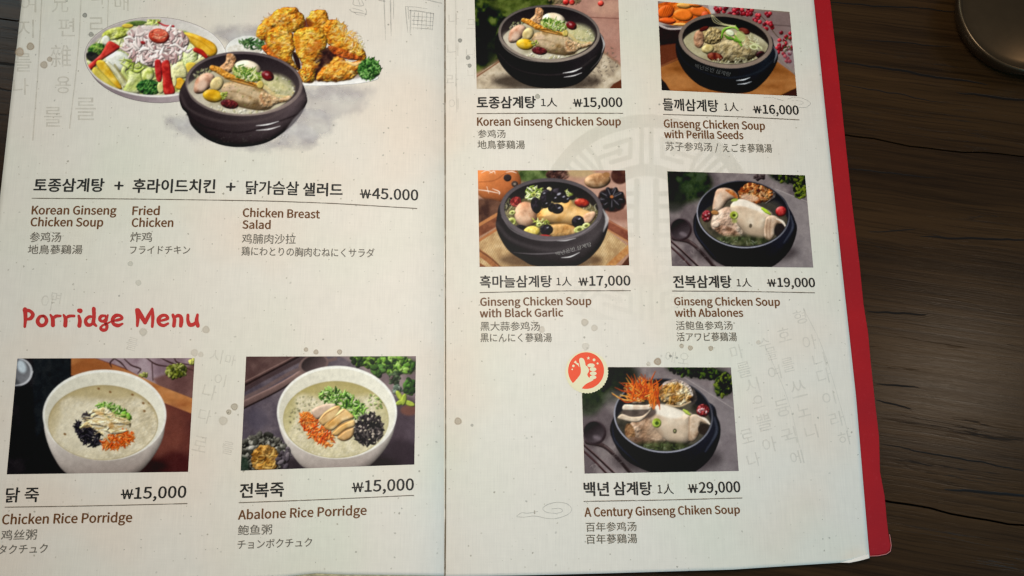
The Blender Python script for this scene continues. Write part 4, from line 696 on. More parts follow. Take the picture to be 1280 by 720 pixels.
def print_mat(name, alpha=False):
    m, t, b, N, Lk, M, Mix, Ramp, Noise, Map, tc = nodes(name)
    a = N('ShaderNodeVertexColor'); a.layer_name = 'print'; n = Noise(700, 2); g = N('ShaderNodeCombineColor'); s = M('ADD', M('MULTIPLY', M('SUBTRACT', n, .5), .14), 1.)
    for i in range(3): Lk(s, g.inputs[i])
    Lk(Mix(1., a.outputs[0], g.outputs[0], 'MULTIPLY'), b.inputs['Base Color']); b.inputs['Roughness'].default_value = .5; b.inputs['Specular IOR Level'].default_value = .12
    if alpha:
        o = t.nodes['Material Output']; mx = N('ShaderNodeMixShader'); tr = N('ShaderNodeBsdfTransparent')
        Lk(a.outputs[1], mx.inputs[0]); Lk(tr.outputs[0], mx.inputs[1]); Lk(b.outputs[0], mx.inputs[2]); Lk(mx.outputs[0], o.inputs[0])
    return m
def simple(name, c, rough=.5, metal=0., spec=.5, var=.15, sc=60, bump=0, c2=None):
    m, t, b, N, Lk, M, Mix, Ramp, Noise, Map, tc = nodes(name)
    c2 = c2 or tuple(x*(1-var*2) for x in c[:3])+(1,)
    Lk(Mix(Ramp(Noise(sc, 4), [(.35, 0.), (.65, 1.)]), c, c2), b.inputs['Base Color'])
    b.inputs['Metallic'].default_value = metal; b.inputs['Specular IOR Level'].default_value = spec
    Lk(M('ADD', M('MULTIPLY', M('SUBTRACT', Noise(sc*1.7, 3), .5), .2), rough), b.inputs['Roughness'])
    if bump:
        bp = N('ShaderNodeBump'); bp.inputs['Strength'].default_value = bump; bp.inputs['Distance'].default_value = .0005
        Lk(Noise(sc*6, 3), bp.inputs['Height']); Lk(bp.outputs[0], b.inputs['Normal'])
    return m
def cloth_red():
    m, t, b, N, Lk, M, Mix, Ramp, Noise, Map, tc = nodes('red_cover_cloth')
    c = Mix(Ramp(Noise(22, 3), [(.35, 0.), (.65, 1.)]), lin('#a2121a'), lin('#96101a'))
    c = Mix(M('MULTIPLY', Ramp(Noise(420, 2), [(.6, 0.), (.75, 1.)]), .25), c, lin('#b03038'))
    Lk(c, b.inputs['Base Color']); b.inputs['Roughness'].default_value = .6; b.inputs['Specular IOR Level'].default_value = .2
    bp = N('ShaderNodeBump'); bp.inputs['Strength'].default_value = .25; bp.inputs['Distance'].default_value = .0003
    Lk(M('ADD', Noise(1, 2, Map(scale=(2400, 500, 1))), Noise(1, 2, Map(scale=(500, 2400, 1)))), bp.inputs['Height']); Lk(bp.outputs[0], b.inputs['Normal']); return m
WA = -.0  # set below: direction of the boards
def wood_mat(ang, cracks):
    m, t, b, N, Lk, M, Mix, Ramp, Noise, Map, tc = nodes('dark_wood')
    oi = N('ShaderNodeObjectInfo')
    V = Map(rot=(0, 0, -ang)); sp = N('ShaderNodeSeparateXYZ'); Lk(V, sp.inputs[0]); x, y = sp.outputs[0], sp.outputs[1]
    wob = M('MULTIPLY', M('SUBTRACT', Noise(9, 3, Map(scale=(1, 2, 1), vec=V)), .5), .006)
    cb = N('ShaderNodeCombineXYZ'); Lk(x, cb.inputs[0]); Lk(M('ADD', y, wob), cb.inputs[1]); Lk(M('MULTIPLY', oi.outputs['Random'], 3.), cb.inputs[2]); W = cb.outputs[0]
    g1 = Noise(1, 5, Map(scale=(4, 190, 1), vec=W), .7); g2 = Noise(1, 4, Map(scale=(14, 900, 1), vec=W), .65); g3 = Noise(1, 3, Map(scale=(3, 28, 1), vec=W))
    g4 = Noise(1, 3, Map(scale=(60, 1900, 1), vec=W), .7)
    c = Ramp(g1, [(.25, lin('#140b05')), (.5, lin('#2a1b0d')), (.75, lin('#3b2815'))])
    c = Mix(M('MULTIPLY', Ramp(g3, [(.4, 0.), (.7, 1.)]), .6), c, lin('#3f2b15'))
    c = Mix(M('MULTIPLY', Ramp(g2, [(.36, 1.), (.5, 0.)]), .55), c, lin('#130c07'))
    c = Mix(M('MULTIPLY', Ramp(g4, [(.55, 0.), (.8, 1.)]), .35), c, lin('#44311b'))
    # fine broken fissures along the grain
    f = Noise(1, 4, Map(scale=(9, 240, 1), loc=(4, 2, 0), vec=W), .5); fis = Ramp(M('ABSOLUTE', M('SUBTRACT', f, .5)), [(.0, 1.), (.012, 0.)])
    fm = Ramp(Noise(1, 2, Map(scale=(6, 40, 1), loc=(1, 9, 0), vec=V)), [(.56, 0.), (.62, 1.)]); fis = M('MULTIPLY', fis, fm)
    hole = M('MULTIPLY', fis, .8)
    for (x0, x1, yc, wd, sl) in cracks:   # the long open cracks one can make out
        tt = M('DIVIDE', M('SUBTRACT', x, x0), x1-x0)
        tap = M('MULTIPLY', M('MULTIPLY', M('MULTIPLY', tt, M('SUBTRACT', 1., tt)), 4., clamp=True), 1.)
        dd = M('ABSOLUTE', M('SUBTRACT', M('ADD', y, M('MULTIPLY', M('SUBTRACT', Noise(1, 3, Map(scale=(45, 5, 1), loc=(x0*9, 0, 0), vec=V)), .5), .0045)), M('ADD', M('MULTIPLY', M('SUBTRACT', x, x0), sl), yc)))
        k = M('SUBTRACT', 1., M('DIVIDE', dd, M('ADD', M('MULTIPLY', M('SQRT', tap), wd), 1e-5)), clamp=True)
        k = M('MULTIPLY', M('MULTIPLY', k, 2.5, clamp=True), M('GREATER_THAN', tap, .001)); hole = M('MAXIMUM', hole, k)
    c = Mix(M('MULTIPLY', hole, .92), c, lin('#070403'))
    Lk(c, b.inputs['Base Color'])
    Lk(M('ADD', M('MULTIPLY', g2, .2), M('ADD', M('MULTIPLY', hole, .4), .13)), b.inputs['Roughness']); b.inputs['Specular IOR Level'].default_value = .2
    bp = N('ShaderNodeBump'); bp.inputs['Strength'].default_value = .18; bp.inputs['Distance'].default_value = .0005
    h = M('ADD', M('MULTIPLY', g2, .45), M('ADD', M('MULTIPLY', g4, .3), M('MULTIPLY', g1, .4))); h = M('SUBTRACT', h, M('MULTIPLY', hole, 1.6))
    Lk(h, bp.inputs['Height']); Lk(bp.outputs[0], b.inputs['Normal']); return m
PAPER = paper_mat()
INK_BLACK = ink('black_ink', '#10100f', 1, .03); INK_BROWN = ink('brown_ink', '#5f370e', 1, .03); INK_GREY = ink('grey_ink', '#5e5a52', 1, .08); INK_DIM = ink('thin_dark_ink', '#4c483e', 1, .15)
INK_RULE = ink('rule_ink', '#5a4e40', .95); INK_RED = ink('red_ink', '#b4201e', 1, .05); INK_FAINT = ink('faint_ink', '#9c917a', .22); INK_FAINTER = ink('fainter_ink', '#968e82', .15); INK_CREASE = ink('crease_dirt_and_shade', '#5f5038', .9)
INK_SKETCH = ink('pencil_ink', '#6e6e6c', .3); BADGE_RED = ink('badge_red_ink', '#e0400f', 1, .05); BADGE_CREAM = ink('badge_cream_ink', '#d8d0ac', 1, .05); INK_POT = ink('pale_pot_lettering_ink', '#8a8684', .8)
PRINT = print_mat('printed_photo'); PRINT_CUT = print_mat('printed_cutout', True)
RED = cloth_red()
EDGE = simple('page_edge', lin('#c4b890'), .7, var=.2, sc=300); DARK_METAL = simple('dark_metal', lin('#5c4c38'), .33, .85, .5, .15, 24, .06); UNDER = simple('dark_table_frame', lin('#120d09'), .8)
# ------------------------------------------------------------------ table: boards side by side
a0, a1 = ray(0, 22., 0.), ray(1280, 198., 0.); ANG = math.atan2(a1[1]-a0[1], a1[0]-a0[0])
ca, sa = math.cos(ANG), math.sin(ANG)
def tobrd(p): return p[0]*ca+p[1]*sa, -p[0]*sa+p[1]*ca
def crack(u0, v0, u1, v1, wpx):
    (x0, y0), (x1, y1) = tobrd(ray(u0, v0, 0.)), tobrd(ray(u1, v1, 0.)); return (x0, x1, y0, wpx*HC/F*.5, (y1-y0)/(x1-x0))
CR = [crack(1046, 76, 1236, 106, 4.2), crack(1195, 116, 1300, 128, 4), crack(1080, 50, 1190, 58, 2.2), crack(1010, 1, 1200, 14, 2.6), crack(1150, 296, 1300, 302, 3.6), crack(1050, 105, 1180, 128, 2), crack(1050, 210, 1170, 222, 2.2),
      crack(1082, 388, 1160, 394, 3), crack(1180, 612, 1300, 620, 4), crack(1095, 480, 1150, 485, 2.4), crack(1095, 500, 1140, 512, 2.4), crack(-30, 76, 26, 81, 5), crack(-30, 104, 22, 114, 3), crack(-40, 140, 14, 143, 2.4), crack(1100, 555, 1290, 590, 2), crack(1085, 290, 1145, 286, 2)]
WOOD = wood_mat(ANG, CR)
table = empty('wooden_table', (0, 0, -.03)); table['label'] = 'dark brown wooden table with cracked boards under the open menu'; table['category'] = 'table'
yb0 = tobrd(ray(640, 110., 0.))[1]; step = yb0-tobrd(ray(640, 556., 0.))[1]
rg = random.Random(8)
def edge_wob(k, x): return .0011*math.sin(x*23+k*1.7)+.0006*math.sin(x*71+k*3.1)+.0004*math.sin(x*190+k)+.0006*math.sin(x*47+2*k)
NX = 220; xs = np.linspace(-1.1, 1.3, NX)
for k in range(-2, 4):
    yt, yl = yb0+k*step, yb0+(k-1)*step; gap = .0005
    rows = []
    for x in xs:
        et = yt+edge_wob(k, x)-gap*(1+.5*math.sin(x*9+k)); el = yl+edge_wob(k-1, x)+gap*(.8+.4*math.sin(x*13+k))
        prof = [(el, -.03), (el, 0.)]+[(el+(et-el)*q, 0.) for q in (.1, .3, .5, .7, .9)]+[(et, 0.), (et, -.03)]
        rows.append([(x*ca-y*sa, x*sa+y*ca, z+.03) for y, z in prof])
    P = np.array(rows).transpose(1, 0, 2)[::-1]
    grid_obj('plank', P[::-1], WOOD, table, smooth=False)
fr = [(-1.1, -.9), (1.3, -.9), (1.3, .9), (-1.1, .9)]; fr = [(x*ca-y*sa, x*sa+y*ca) for x, y in fr]
mesh_obj('table_frame', [(x, y, -.002) for x, y in fr]+[(x, y, .02) for x, y in fr], [(0, 3, 2, 1), (4, 5, 6, 7), (0, 1, 5, 4), (1, 2, 6, 5), (2, 3, 7, 6), (3, 0, 4, 7)], UNDER, table)
# ------------------------------------------------------------------ the menu
menu = empty('restaurant_menu', tuple(ray(556, 400., 0.))); menu['label'] = 'open paper menu with printed dish photos and red cover lying on the wooden table'; menu['category'] = 'menu'
def reparent(o):    # keeps world coordinates of the points while hanging under the menu
    o.parent = menu; o.matrix_parent_inverse = menu.matrix_basis.inverted() if False else o.matrix_parent_inverse
    me = o.data; n = len(me.vertices); a = np.empty(n*3, 'f4'); me.vertices.foreach_get('co', a); a = a.reshape(-1, 3)-np.array(menu.location, 'f4'); me.vertices.foreach_set('co', a.ravel()); me.update()
MO = np.array(menu.location)
def xl(v): return 27-np.asarray(v, float)*.1125
def xr(v): return np.interp(v, [-170, 0, 180, 330, 510, 697, 720], [999.5, 1017, 1035.5, 1051, 1070, 1085, 1087])
def vbl(u): return np.interp(u, [-60, 350, 375, 395, 430, 480, 556], [738, 722, 718.6, 716.6, 718.2, 718.6, 719.6])
def vbr(u): return np.interp(u, [556, 652, 691, 760, 820, 915, 995, 1055, 1075, 1086], [721, 719.2, 718.4, 716.6, 714.8, 712, 706.8, 703, 700, 697.5])
VT = -170.
def page_grid(side, nu=150, nv=200, du=0., dv=0.):
    tu = np.linspace(0, 1, nu); tu = 1-(1-tu)**1.5 if side == 'left' else tu**1.5
    U = np.zeros((nv, nu)); V = np.zeros((nv, nu))
    for i, tv in enumerate(np.linspace(0, 1, nv)):
        for _ in range(2):
            v = VT+(V[i]*0+1)*0 if False else None
        vv = VT+tv*(720-VT); a, b_ = (xl(vv)-du, 556.) if side == 'left' else (556., xr(vv)+du)
        U[i] = a+(b_-a)*tu
        vb = (vbl(U[i]) if side == 'left' else vbr(U[i]))+dv
        V[i] = VT+tv*(vb-VT)
    return U, V
def sheet(name, side, parent, mat, z0, z1, du=0., dv=0., floor=None, bottom_mat=None):
    U, V = page_grid(side, du=du, dv=dv); top = ray(U, V, hmenu(U, V)+z0)-MO
    low = ray(U, V, np.full(U.shape, floor) if floor is not None else hmenu(U, V)+z1)-MO
    o = grid_obj(name, top, mat, parent)
    n, m = U.shape; ring = [(0, j) for j in range(m)]+[(i, m-1) for i in range(1, n)]+[(n-1, j) for j in range(m-2, -1, -1)]+[(i, 0) for i in range(n-2, 0, -1)]
    bm = bmesh.new(); bm.from_mesh(o.data); bm.verts.ensure_lookup_table()
    A = [bm.verts[i*m+j] for i, j in ring]; B = [bm.verts.new(low[i, j]) for i, j in ring]
    for k in range(len(A)):
        k2 = (k+1) % len(A); f = bm.faces.new((A[k], A[k2], B[k2], B[k])); f.material_index = 1; f.smooth = False
    if floor is not None: bm.faces.new(B[::-1]).material_index = 1
    o.data.materials.append(bottom_mat or mat); bm.normal_update(); bm.to_mesh(o.data); bm.free(); return o
left = sheet('left_page', 'left', menu, PAPER, 0, -.0002); right = sheet('right_page', 'right', menu, PAPER, 0, -.0002)
left['label'] = 'left page with combo dishes above and two porridges below'; right['label'] = 'right page with five ginseng chicken soups'
blk = sheet('page_block', 'left', menu, EDGE, -.00035, 0, du=-.8, dv=4., floor=.0024, bottom_mat=EDGE); blk2 = sheet('page_block', 'right', menu, EDGE, -.00035, 0, du=-1.2, dv=-1.2, floor=.0024, bottom_mat=EDGE)
_v = [(1050, 703.2), (1064, 699.6), (1076, 695.2), (1085.5, 692.6), (1086.3, 697.6), (1076, 700.6), (1062, 703.4)]
_a = np.array(_v); mesh_obj('turned_corner', ray(_a[:, 0], _a[:, 1], hmenu(_a[:, 0], _a[:, 1])+np.array([.0003, .0005, .0006, .0004, .0016, .0019, .0012]))-MO, [(0, 6, 1), (1, 6, 5, 2), (2, 5, 4, 3)], simple('fresh_paper', lin('#e6e6e2'), .6, var=.03), right, True)
# red cover board: a thin slab with a rounded corner, wider than the pages on the right
ce = [(998, -190), (1021, -150), (1038.5, 0), (1048, 90), (1057.5, 180), (1066, 255), (1074.5, 330), (1080, 380), (1084, 405), (1085, 414), (1090, 460), (1095, 510), (1099, 545), (1101, 590), (1106, 620), (1109, 650), (1111.5, 668), (1113.6, 682), (1112.6, 688.6), (1108, 692), (1098, 694.2), (1086, 695), (1060, 697), (900, 706), (700, 713), (556, 716), (300, 717), (-35, 722), (-20, 500), (12, 240), (40, 0), (58, -150), (60, -190)]
cz = .0024; cpts = [ray(u+.4*math.sin(i*2.3), v, cz)-MO for i, (u, v) in enumerate(ce)]
bm = bmesh.new(); top = [bm.verts.new(p) for p in cpts]; ft = bm.faces.new(top)
if ft.normal.z < 0: pass
bm.normal_update()
r = bmesh.ops.extrude_face_region(bm, geom=[ft]); bmesh.ops.translate(bm, verts=[v for v in r['geom'] if isinstance(v, bmesh.types.BMVert)], vec=(0, 0, -.0022))
bmesh.ops.recalc_face_normals(bm, faces=bm.faces)
bmesh.ops.bevel(bm, geom=[e for e in bm.edges if len(e.link_faces) == 2 and abs(e.verts[0].co.z-e.verts[1].co.z) < 1e-6], offset=.0005, segments=2, affect='EDGES')
me = bpy.data.meshes.new('cover'); bm.to_mesh(me); bm.free(); me.materials.append(RED)
cover = bpy.data.objects.new('cover', me); COL.objects.link(cover); cover.parent = menu; cover['label'] = 'red cloth cover showing along the right edge of the page'
# worn pale thread along the lower corner of the cover
def tube(name, pts, rad, mat, parent, z, n=6):
    P = [Vector(ray(u, v, z)-MO) for u, v in pts]; vs_, fs = [], []
    for i, p in enumerate(P):
        d = (P[min(i+1, len(P)-1)]-P[max(i-1, 0)]).normalized(); s_ = d.cross(Vector((0, 0, 1))).normalized(); u_ = s_.cross(d)
        for k in range(n): a = k/n*math.tau; vs_.append(p+(s_*math.cos(a)+u_*math.sin(a))*rad)
    for i in range(len(P)-1):
        for k in range(n): fs.append((i*n+k, i*n+(k+1) % n, (i+1)*n+(k+1) % n, (i+1)*n+k))
    return mesh_obj(name, vs_, fs, mat, parent, True)
tube('worn_edge', [(1087, 695.2), (1098, 694.6), (1108, 692.6), (1113, 689), (1114.1, 682), (1112, 668)], .00022, simple('worn_cloth', lin('#c0706c'), .8), menu, .0024)
# ------------------------------------------------------------------ printed photographs
def smp(p, X, Y):
    fx = np.clip((X-p.x0)*p.res, 0, p.w-1.001); fy = np.clip((Y-p.y0)*p.res, 0, p.h-1.001); i = fx.astype(int); j = fy.astype(int); a = (fx-i)[..., None]; b_ = (fy-j)[..., None]
    Q = np.concatenate([p.img, p.al[..., None]], 2); return (Q[j, i]*(1-a)+Q[j, i+1]*a)*(1-b_)+(Q[j+1, i]*(1-a)+Q[j+1, i+1]*a)*b_
PHOTO_GAIN = 1.0
def photo(painter, origin, sc, corners, parent, label, step=.62, eps=.00012, mat=None, cut=False, name='dish_photo'):
    tl, tr, br, bl = [np.array(c, float) for c in corners]
    nu = int(np.linalg.norm(br-bl)/step); nv = int(np.linalg.norm(bl-tl)/step)
    a, b_ = np.meshgrid(np.linspace(0, 1, nu), np.linspace(0, 1, nv)); a = a[..., None]; b_ = b_[..., None]
    P = (tl*(1-a)+tr*a)*(1-b_)+(bl*(1-a)+br*a)*b_
    C = smp(painter, (P[..., 0]-origin[0])*sc, (P[..., 1]-origin[1])*sc)
    C[..., :3] = np.clip(s2l(C[..., :3])*1.14-.012, .0015, 1)
    o = grid_obj(name, on_menu(P, eps)-MO, mat or (PRINT_CUT if cut else PRINT), parent, col=C, keep=(C[..., 3] > .01) if cut else None)
    o['label'] = label; return o
photo(pic_hero(), (100, 0), 5.54, [(92, -2), (505, -2), (505, 208), (92, 208)], left, 'printed cut-out picture of salad plate, fried chicken and black soup pot', .68, cut=True)
photo(pic_chicken_porridge(), (0, 440), 4.5, [(21.8, 448), (243.3, 447.6), (235.1, 589.8), (8.4, 592.9)], left, 'printed photo of chicken rice porridge in a white bowl')
photo(pic_abalone_porridge(), (295, 435), 4.5, [(307.7, 445.7), (519.9, 445.2), (517.9, 580.6), (300.8, 588.3)], left, 'printed photo of abalone rice porridge in a white bowl')
photo(pic_ginseng(), (590, 0), 6., [(592.6, -24), (772, -24), (777, 110.4), (596, 111)], right, 'printed photo of ginseng chicken soup with a yellow ginkgo nut')
photo(pic_perilla(), (815, 0), 5.76, [(822.3, 1.4), (986.9, 14.8), (996.4, 120.1), (827.2, 112.8)], right, 'printed photo of soup beside carrots and red berries')
photo(pic_garlic(), (595, 205), 5.335, [(597.2, 212.9), (781.5, 212.9), (786.6, 331.7), (599.5, 333.6)], right, 'printed photo of soup topped with black garlic')
photo(pic_abalone(), (830, 205), 5.333, [(834.1, 214), (1006.3, 219.1), (1016.6, 334.4), (839.8, 332.5)], right, 'printed photo of soup with abalone and a dark spoon')
photo(pic_century(), (700, 430), 4.235, [(726.4, 458.8), (913.7, 459.3), (923.4, 588.7), (730.7, 592)], right, 'printed photo of soup with shredded orange carrot')
# ------------------------------------------------------------------ lettering
fdir = bpy.utils.system_resource('DATAFILES', path='fonts'); CJK = None
try: CJK = bpy.data.fonts.load(os.path.join(fdir, 'Noto Sans CJK Regular.woff2'))
except Exception: CJK = None
def curve_txt(body, wt=0., size=1.):
    c = bpy.data.curves.new('lettering', 'FONT'); c.body = body; c.size = size; c.resolution_u = 3; c.dimensions = '2D'; c.offset = wt
    if CJK: c.font = CJK
    o = bpy.data.objects.new('lettering', c); COL.objects.link(o); return o
_h = curve_txt('H'); dg = bpy.context.evaluated_depsgraph_get(); _m = bpy.data.meshes.new_from_object(_h.evaluated_get(dg)); CAP = max(v.co.y for v in _m.vertices)
bpy.data.objects.remove(_h)
QUEUE = []
def T(parent, name, body, mode, x0, x1, l, r=None, wt=0., mat=None, eps=.00016, rot=None, shear=True):
    """mode b: l/r = (cap line, base line) at the left and right end; k: ink box"""
    QUEUE.append((parent, name, body, mode, x0, x1, l, r or l, (curve_txt(body), wt), mat or INK_BLACK, eps, rot, shear))
def flush():
    dg = bpy.context.evaluated_depsgraph_get()
    MS = [bpy.data.meshes.new_from_object(q[8][0].evaluated_get(dg)) for q in QUEUE]
    for me, (parent, name, body, mode, x0, x1, l, r, o, mat, eps, rot, shear) in zip(MS, QUEUE):
        n = len(me.vertices); a = np.empty(n*3); me.vertices.foreach_get('co', a); a = a.reshape(-1, 3)
        bx0, bx1 = a[:, 0].min(), a[:, 0].max(); y0, y1 = (0, CAP) if mode == 'b' else (a[:, 1].min(), a[:, 1].max())
        t = (a[:, 0]-bx0)/(bx1-bx0); q = (y1-a[:, 1])/(y1-y0)
        top = l[0]*(1-t)+r[0]*t; bot = l[1]*(1-t)+r[1]*t; U = x0+(x1-x0)*t; V = top+(bot-top)*q
        if rot:
            cx, cy = (x0+x1)/2, (l[0]+l[1])/2; cr, sr = math.cos(math.radians(rot)), math.sin(math.radians(rot)); dU, dV = U-cx, V-cy; U, V = cx+dU*cr-dV*sr, cy+dU*sr+dV*cr
        elif shear: U = U+(V-(bot+top)/2)*(U-556)/5000
        o, bw = o      # heavier faces: the outline printed over itself with a hair's shift
        sh = [(0, 0)] if bw <= 0 else [(-bw, 0), (bw, 0), (0, -bw*.7), (0, bw*.7)]
        P = np.concatenate([on_menu(np.stack([U+a_, V+b_], 1), eps+k_*4e-6)-MO for k_, (a_, b_) in enumerate(sh)])
        fs = [tuple(q_.vertices) for q_ in me.polygons]; bpy.data.meshes.remove(me)
        me = bpy.data.meshes.new(name); me.from_pydata(P.tolist(), [], [tuple(i_+n*k_ for i_ in f_) for k_ in range(len(sh)) for f_ in fs]); me.materials.append(mat)
        me.update(); bm = bmesh.new(); bm.from_mesh(me)
        if body == 'W':    # the bar of the won sign
            hh = bot[0]-top[0]; ym = (top[0]+bot[0])/2+hh*.02
            for k_ in (0,):
                q4 = [bm.verts.new(on_menu(np.array([[a_, b_]]), eps+3e-6)[0]-MO) for a_, b_ in ((x0-1.6, ym-hh*.075), (x1+1.6, ym-hh*.075+(r[0]-l[0])), (x1+1.6, ym+hh*.075+(r[0]-l[0])), (x0-1.6, ym+hh*.075))]; bm.faces.new(q4)
        bm.normal_update()
        fl = [f for f in bm.faces if f.normal.z < 0]
        if fl: bmesh.ops.reverse_faces(bm, faces=fl)
        bm.to_mesh(me); bm.free()
        no = bpy.data.objects.new(name, me); COL.objects.link(no); no.parent = parent; bpy.data.objects.remove(o)
    QUEUE.clear()
_strip = [0]
def ribbon(pts, w, z, seg=6, closed=False, rnd=True):
    """a flat brush stroke on the page: returns points (pixel), faces"""
    P = smooth_open(pts, seg) if len(pts) > 2 else np.array(pts, float); ws = np.interp(np.linspace(0, 1, len(P)), np.linspace(0, 1, len(w)), w)/2
    d = np.gradient(P, axis=0); d /= np.linalg.norm(d, axis=1)[:, None]+1e-9; nrm = np.stack([-d[:, 1], d[:, 0]], 1)
    A = P+nrm*ws[:, None]; B = P-nrm*ws[:, None]; V = []; Fc = []
    if rnd:
        for e, s_ in ((0, -1), (-1, 1)):
            pass
    V = [tuple(x) for x in A]+[tuple(x) for x in B]; n = len(P)
    for i in range(n-1): Fc.append((i, i+1, n+i+1, n+i))
    if rnd:
        for e, s_ in ((0, -1), (n-1, 1)):
            b0 = len(V); a_ = math.atan2(*(d[e][::-1]*1.)); K = 5; rim_ = [e]
            for k in range(1, K): an = a_+math.pi/2-math.pi*k/K*s_*1. if s_ == 1 else a_+math.pi/2+math.pi*k/K; V.append((P[e][0]+math.cos(an)*ws[e], P[e][1]+math.sin(an)*ws[e])); rim_.append(len(V)-1)
            rim_.append(n+e); Fc.append(tuple(rim_))
    return np.array(V), Fc
def strokes(name, parent, items, mat, eps=.00016, dz=4e-6):
    V, Fc, Z = [], [], []
    for i, (pts, w) in enumerate(items):
        w = w if isinstance(w, (list, tuple)) else (w, w); a, f = ribbon(pts, w, 0); o = len(V)
        V += [tuple(x) for x in a]; Z += [eps+dz*i]*len(a); Fc += [tuple(o+k for k in q) for q in f]
    P = ray(np.array(V)[:, 0], np.array(V)[:, 1], hmenu(np.array(V)[:, 0], np.array(V)[:, 1])+np.array(Z))-MO
    o = mesh_obj(name, P, Fc, mat, parent); bm = bmesh.new(); bm.from_mesh(o.data); bm.normal_update(); fl = [f for f in bm.faces if f.normal.z < 0]; bmesh.ops.reverse_faces(bm, faces=fl); bm.to_mesh(o.data); bm.free(); return o
def rule(parent, pts, w=1.15): strokes('rule_line', parent, [(pts, w)], INK_RULE)
KO, PR, EN, CN, JP = 'dish_name_in_korean', 'price', 'dish_name_in_english', 'dish_name_in_chinese', 'dish_name_in_japanese'
WK, WP, WE = .52, .42, .4
def price(parent, body, x0, x1, l, r):
    h = l[1]-l[0]; W = x1-x0; m = lambda q: (l[0]+(r[0]-l[0])*q, l[1]+(r[1]-l[1])*q)
    ww = .185*W; a, b_ = m(0), m(.185)
    T(parent, 'won_sign', 'W', 'b', x0+1.3, x0+ww-1., (a[0]+h*.16, a[1]), (b_[0]+h*.16, b_[1]), wt=.3)
    T(parent, PR, body[1:], 'b', x0+ww+1.9, x1, m(.21), r, wt=WP)
# left page, upper entry
L = left
T(L, KO, '토종삼계탕', 'k', 42.5, 130, (223, 239.6), wt=WK); T(L, 'plus_sign', '+', 'k', 143.3, 154, (227, 237), wt=WK); T(L, KO, '후라이드치킨', 'k', 166.3, 268.8, (223.5, 240.8), (224.2, 241.2), wt=WK); T(L, 'plus_sign', '+', 'k', 283, 294, (228.5, 238.5), wt=WK)
T(L, KO, '닭가슴살', 'k', 307.5, 373.4, (225.8, 242.5), (227, 244), wt=.38); T(L, KO, '샐러드', 'k', 379, 428, (228.4, 244.6), (229.2, 245.4), wt=WK); price(L, '₩45.000', 450, 522.5, (234.6, 247.6), (237.4, 250.4))
rule(L, [(40, 247.8), (180, 248.9), (320, 251), (372, 252.6), (422, 254.6), (521, 260.6)])
T(L, EN, 'Korean Ginseng', 'b', 40, 145.4, (257.4, 267.8), (257.8, 268.2), wt=WE, mat=INK_BROWN); T(L, EN, 'Chicken Soup', 'b', 38.6, 128.8, (272.2, 282.6), (272.6, 283), wt=WE, mat=INK_BROWN)
T(L, CN, '参鸡汤', 'k', 37.4, 76.4, (290, 302.6), mat=INK_GREY, wt=.1); T(L, JP, '地鳥蔘鷄湯', 'k', 35, 103, (306, 317.6), mat=INK_GREY, wt=.12)
T(L, EN, 'Fried', 'b', 165.8, 199.3, (258.2, 268.6), wt=WE, mat=INK_BROWN); T(L, EN, 'Chicken', 'b', 165, 216.4, (273, 283.4), wt=WE, mat=INK_BROWN)
T(L, CN, '炸鸡', 'k', 163, 190, (290, 302.4), mat=INK_GREY, wt=.1); T(L, JP, 'フライドチキン', 'k', 162.5, 237.6, (307.4, 317.4), mat=INK_GREY, wt=.12)
T(L, EN, 'Chicken Breast', 'b', 303.8, 399.6, (260.6, 270.8), (262.6, 272.8), wt=WE, mat=INK_BROWN); T(L, EN, 'Salad', 'b', 303.3, 338, (275.6, 285.6), (276, 286), wt=WE, mat=INK_BROWN)
T(L, CN, '鸡脯肉沙拉', 'k', 302.5, 369.6, (292, 304.4), (292.8, 305), mat=INK_GREY, wt=.1); T(L, JP, '鶏にわとりの胸肉むねにくサラダ', 'k', 302, 468, (308, 319.4), (310.6, 322), mat=INK_GREY, wt=.12)
# porridge entries
T(L, KO, '닭 죽', 'k', 7.5, 48.4, (609.6, 628.2), (609, 627.4), wt=.38); price(L, '₩15,000', 151.3, 232.6, (609.8, 623.8), (607.4, 621.8)); rule(L, [(6.3, 634), (120, 632.2), (233.8, 629.5)])
T(L, EN, 'Chicken Rice Porridge', 'b', 3, 165, (643.4, 655.4), (640.8, 652.4), wt=WE, mat=INK_BROWN); T(L, CN, '鸡丝粥', 'k', 1.5, 46, (662.4, 675.4), (661.4, 674.4), mat=INK_GREY, wt=.1); T(L, JP, 'タクチュク', 'k', -2, 59.5, (681.4, 692.8), (679.4, 690.8), mat=INK_GREY, wt=.12)
T(L, KO, '전복죽', 'k', 300, 354.6, (604.4, 622.6), (602.4, 620.6), wt=WK); price(L, '₩15,000', 440, 517, (601.4, 615.2), (598.2, 612.4)); rule(L, [(298.8, 628.4), (400, 624.6), (517, 619.2)])
T(L, EN, 'Abalone Rice Porridge', 'b', 298, 458, (638, 649.4), (632, 643.4), wt=WE, mat=INK_BROWN); T(L, CN, '鲍鱼粥', 'k', 297.5, 340, (656.4, 669), (655.2, 667.8), mat=INK_GREY, wt=.1); T(L, JP, 'チョンボクチュク', 'k', 297, 390, (675, 686.4), (672, 683.2), mat=INK_GREY, wt=.12)
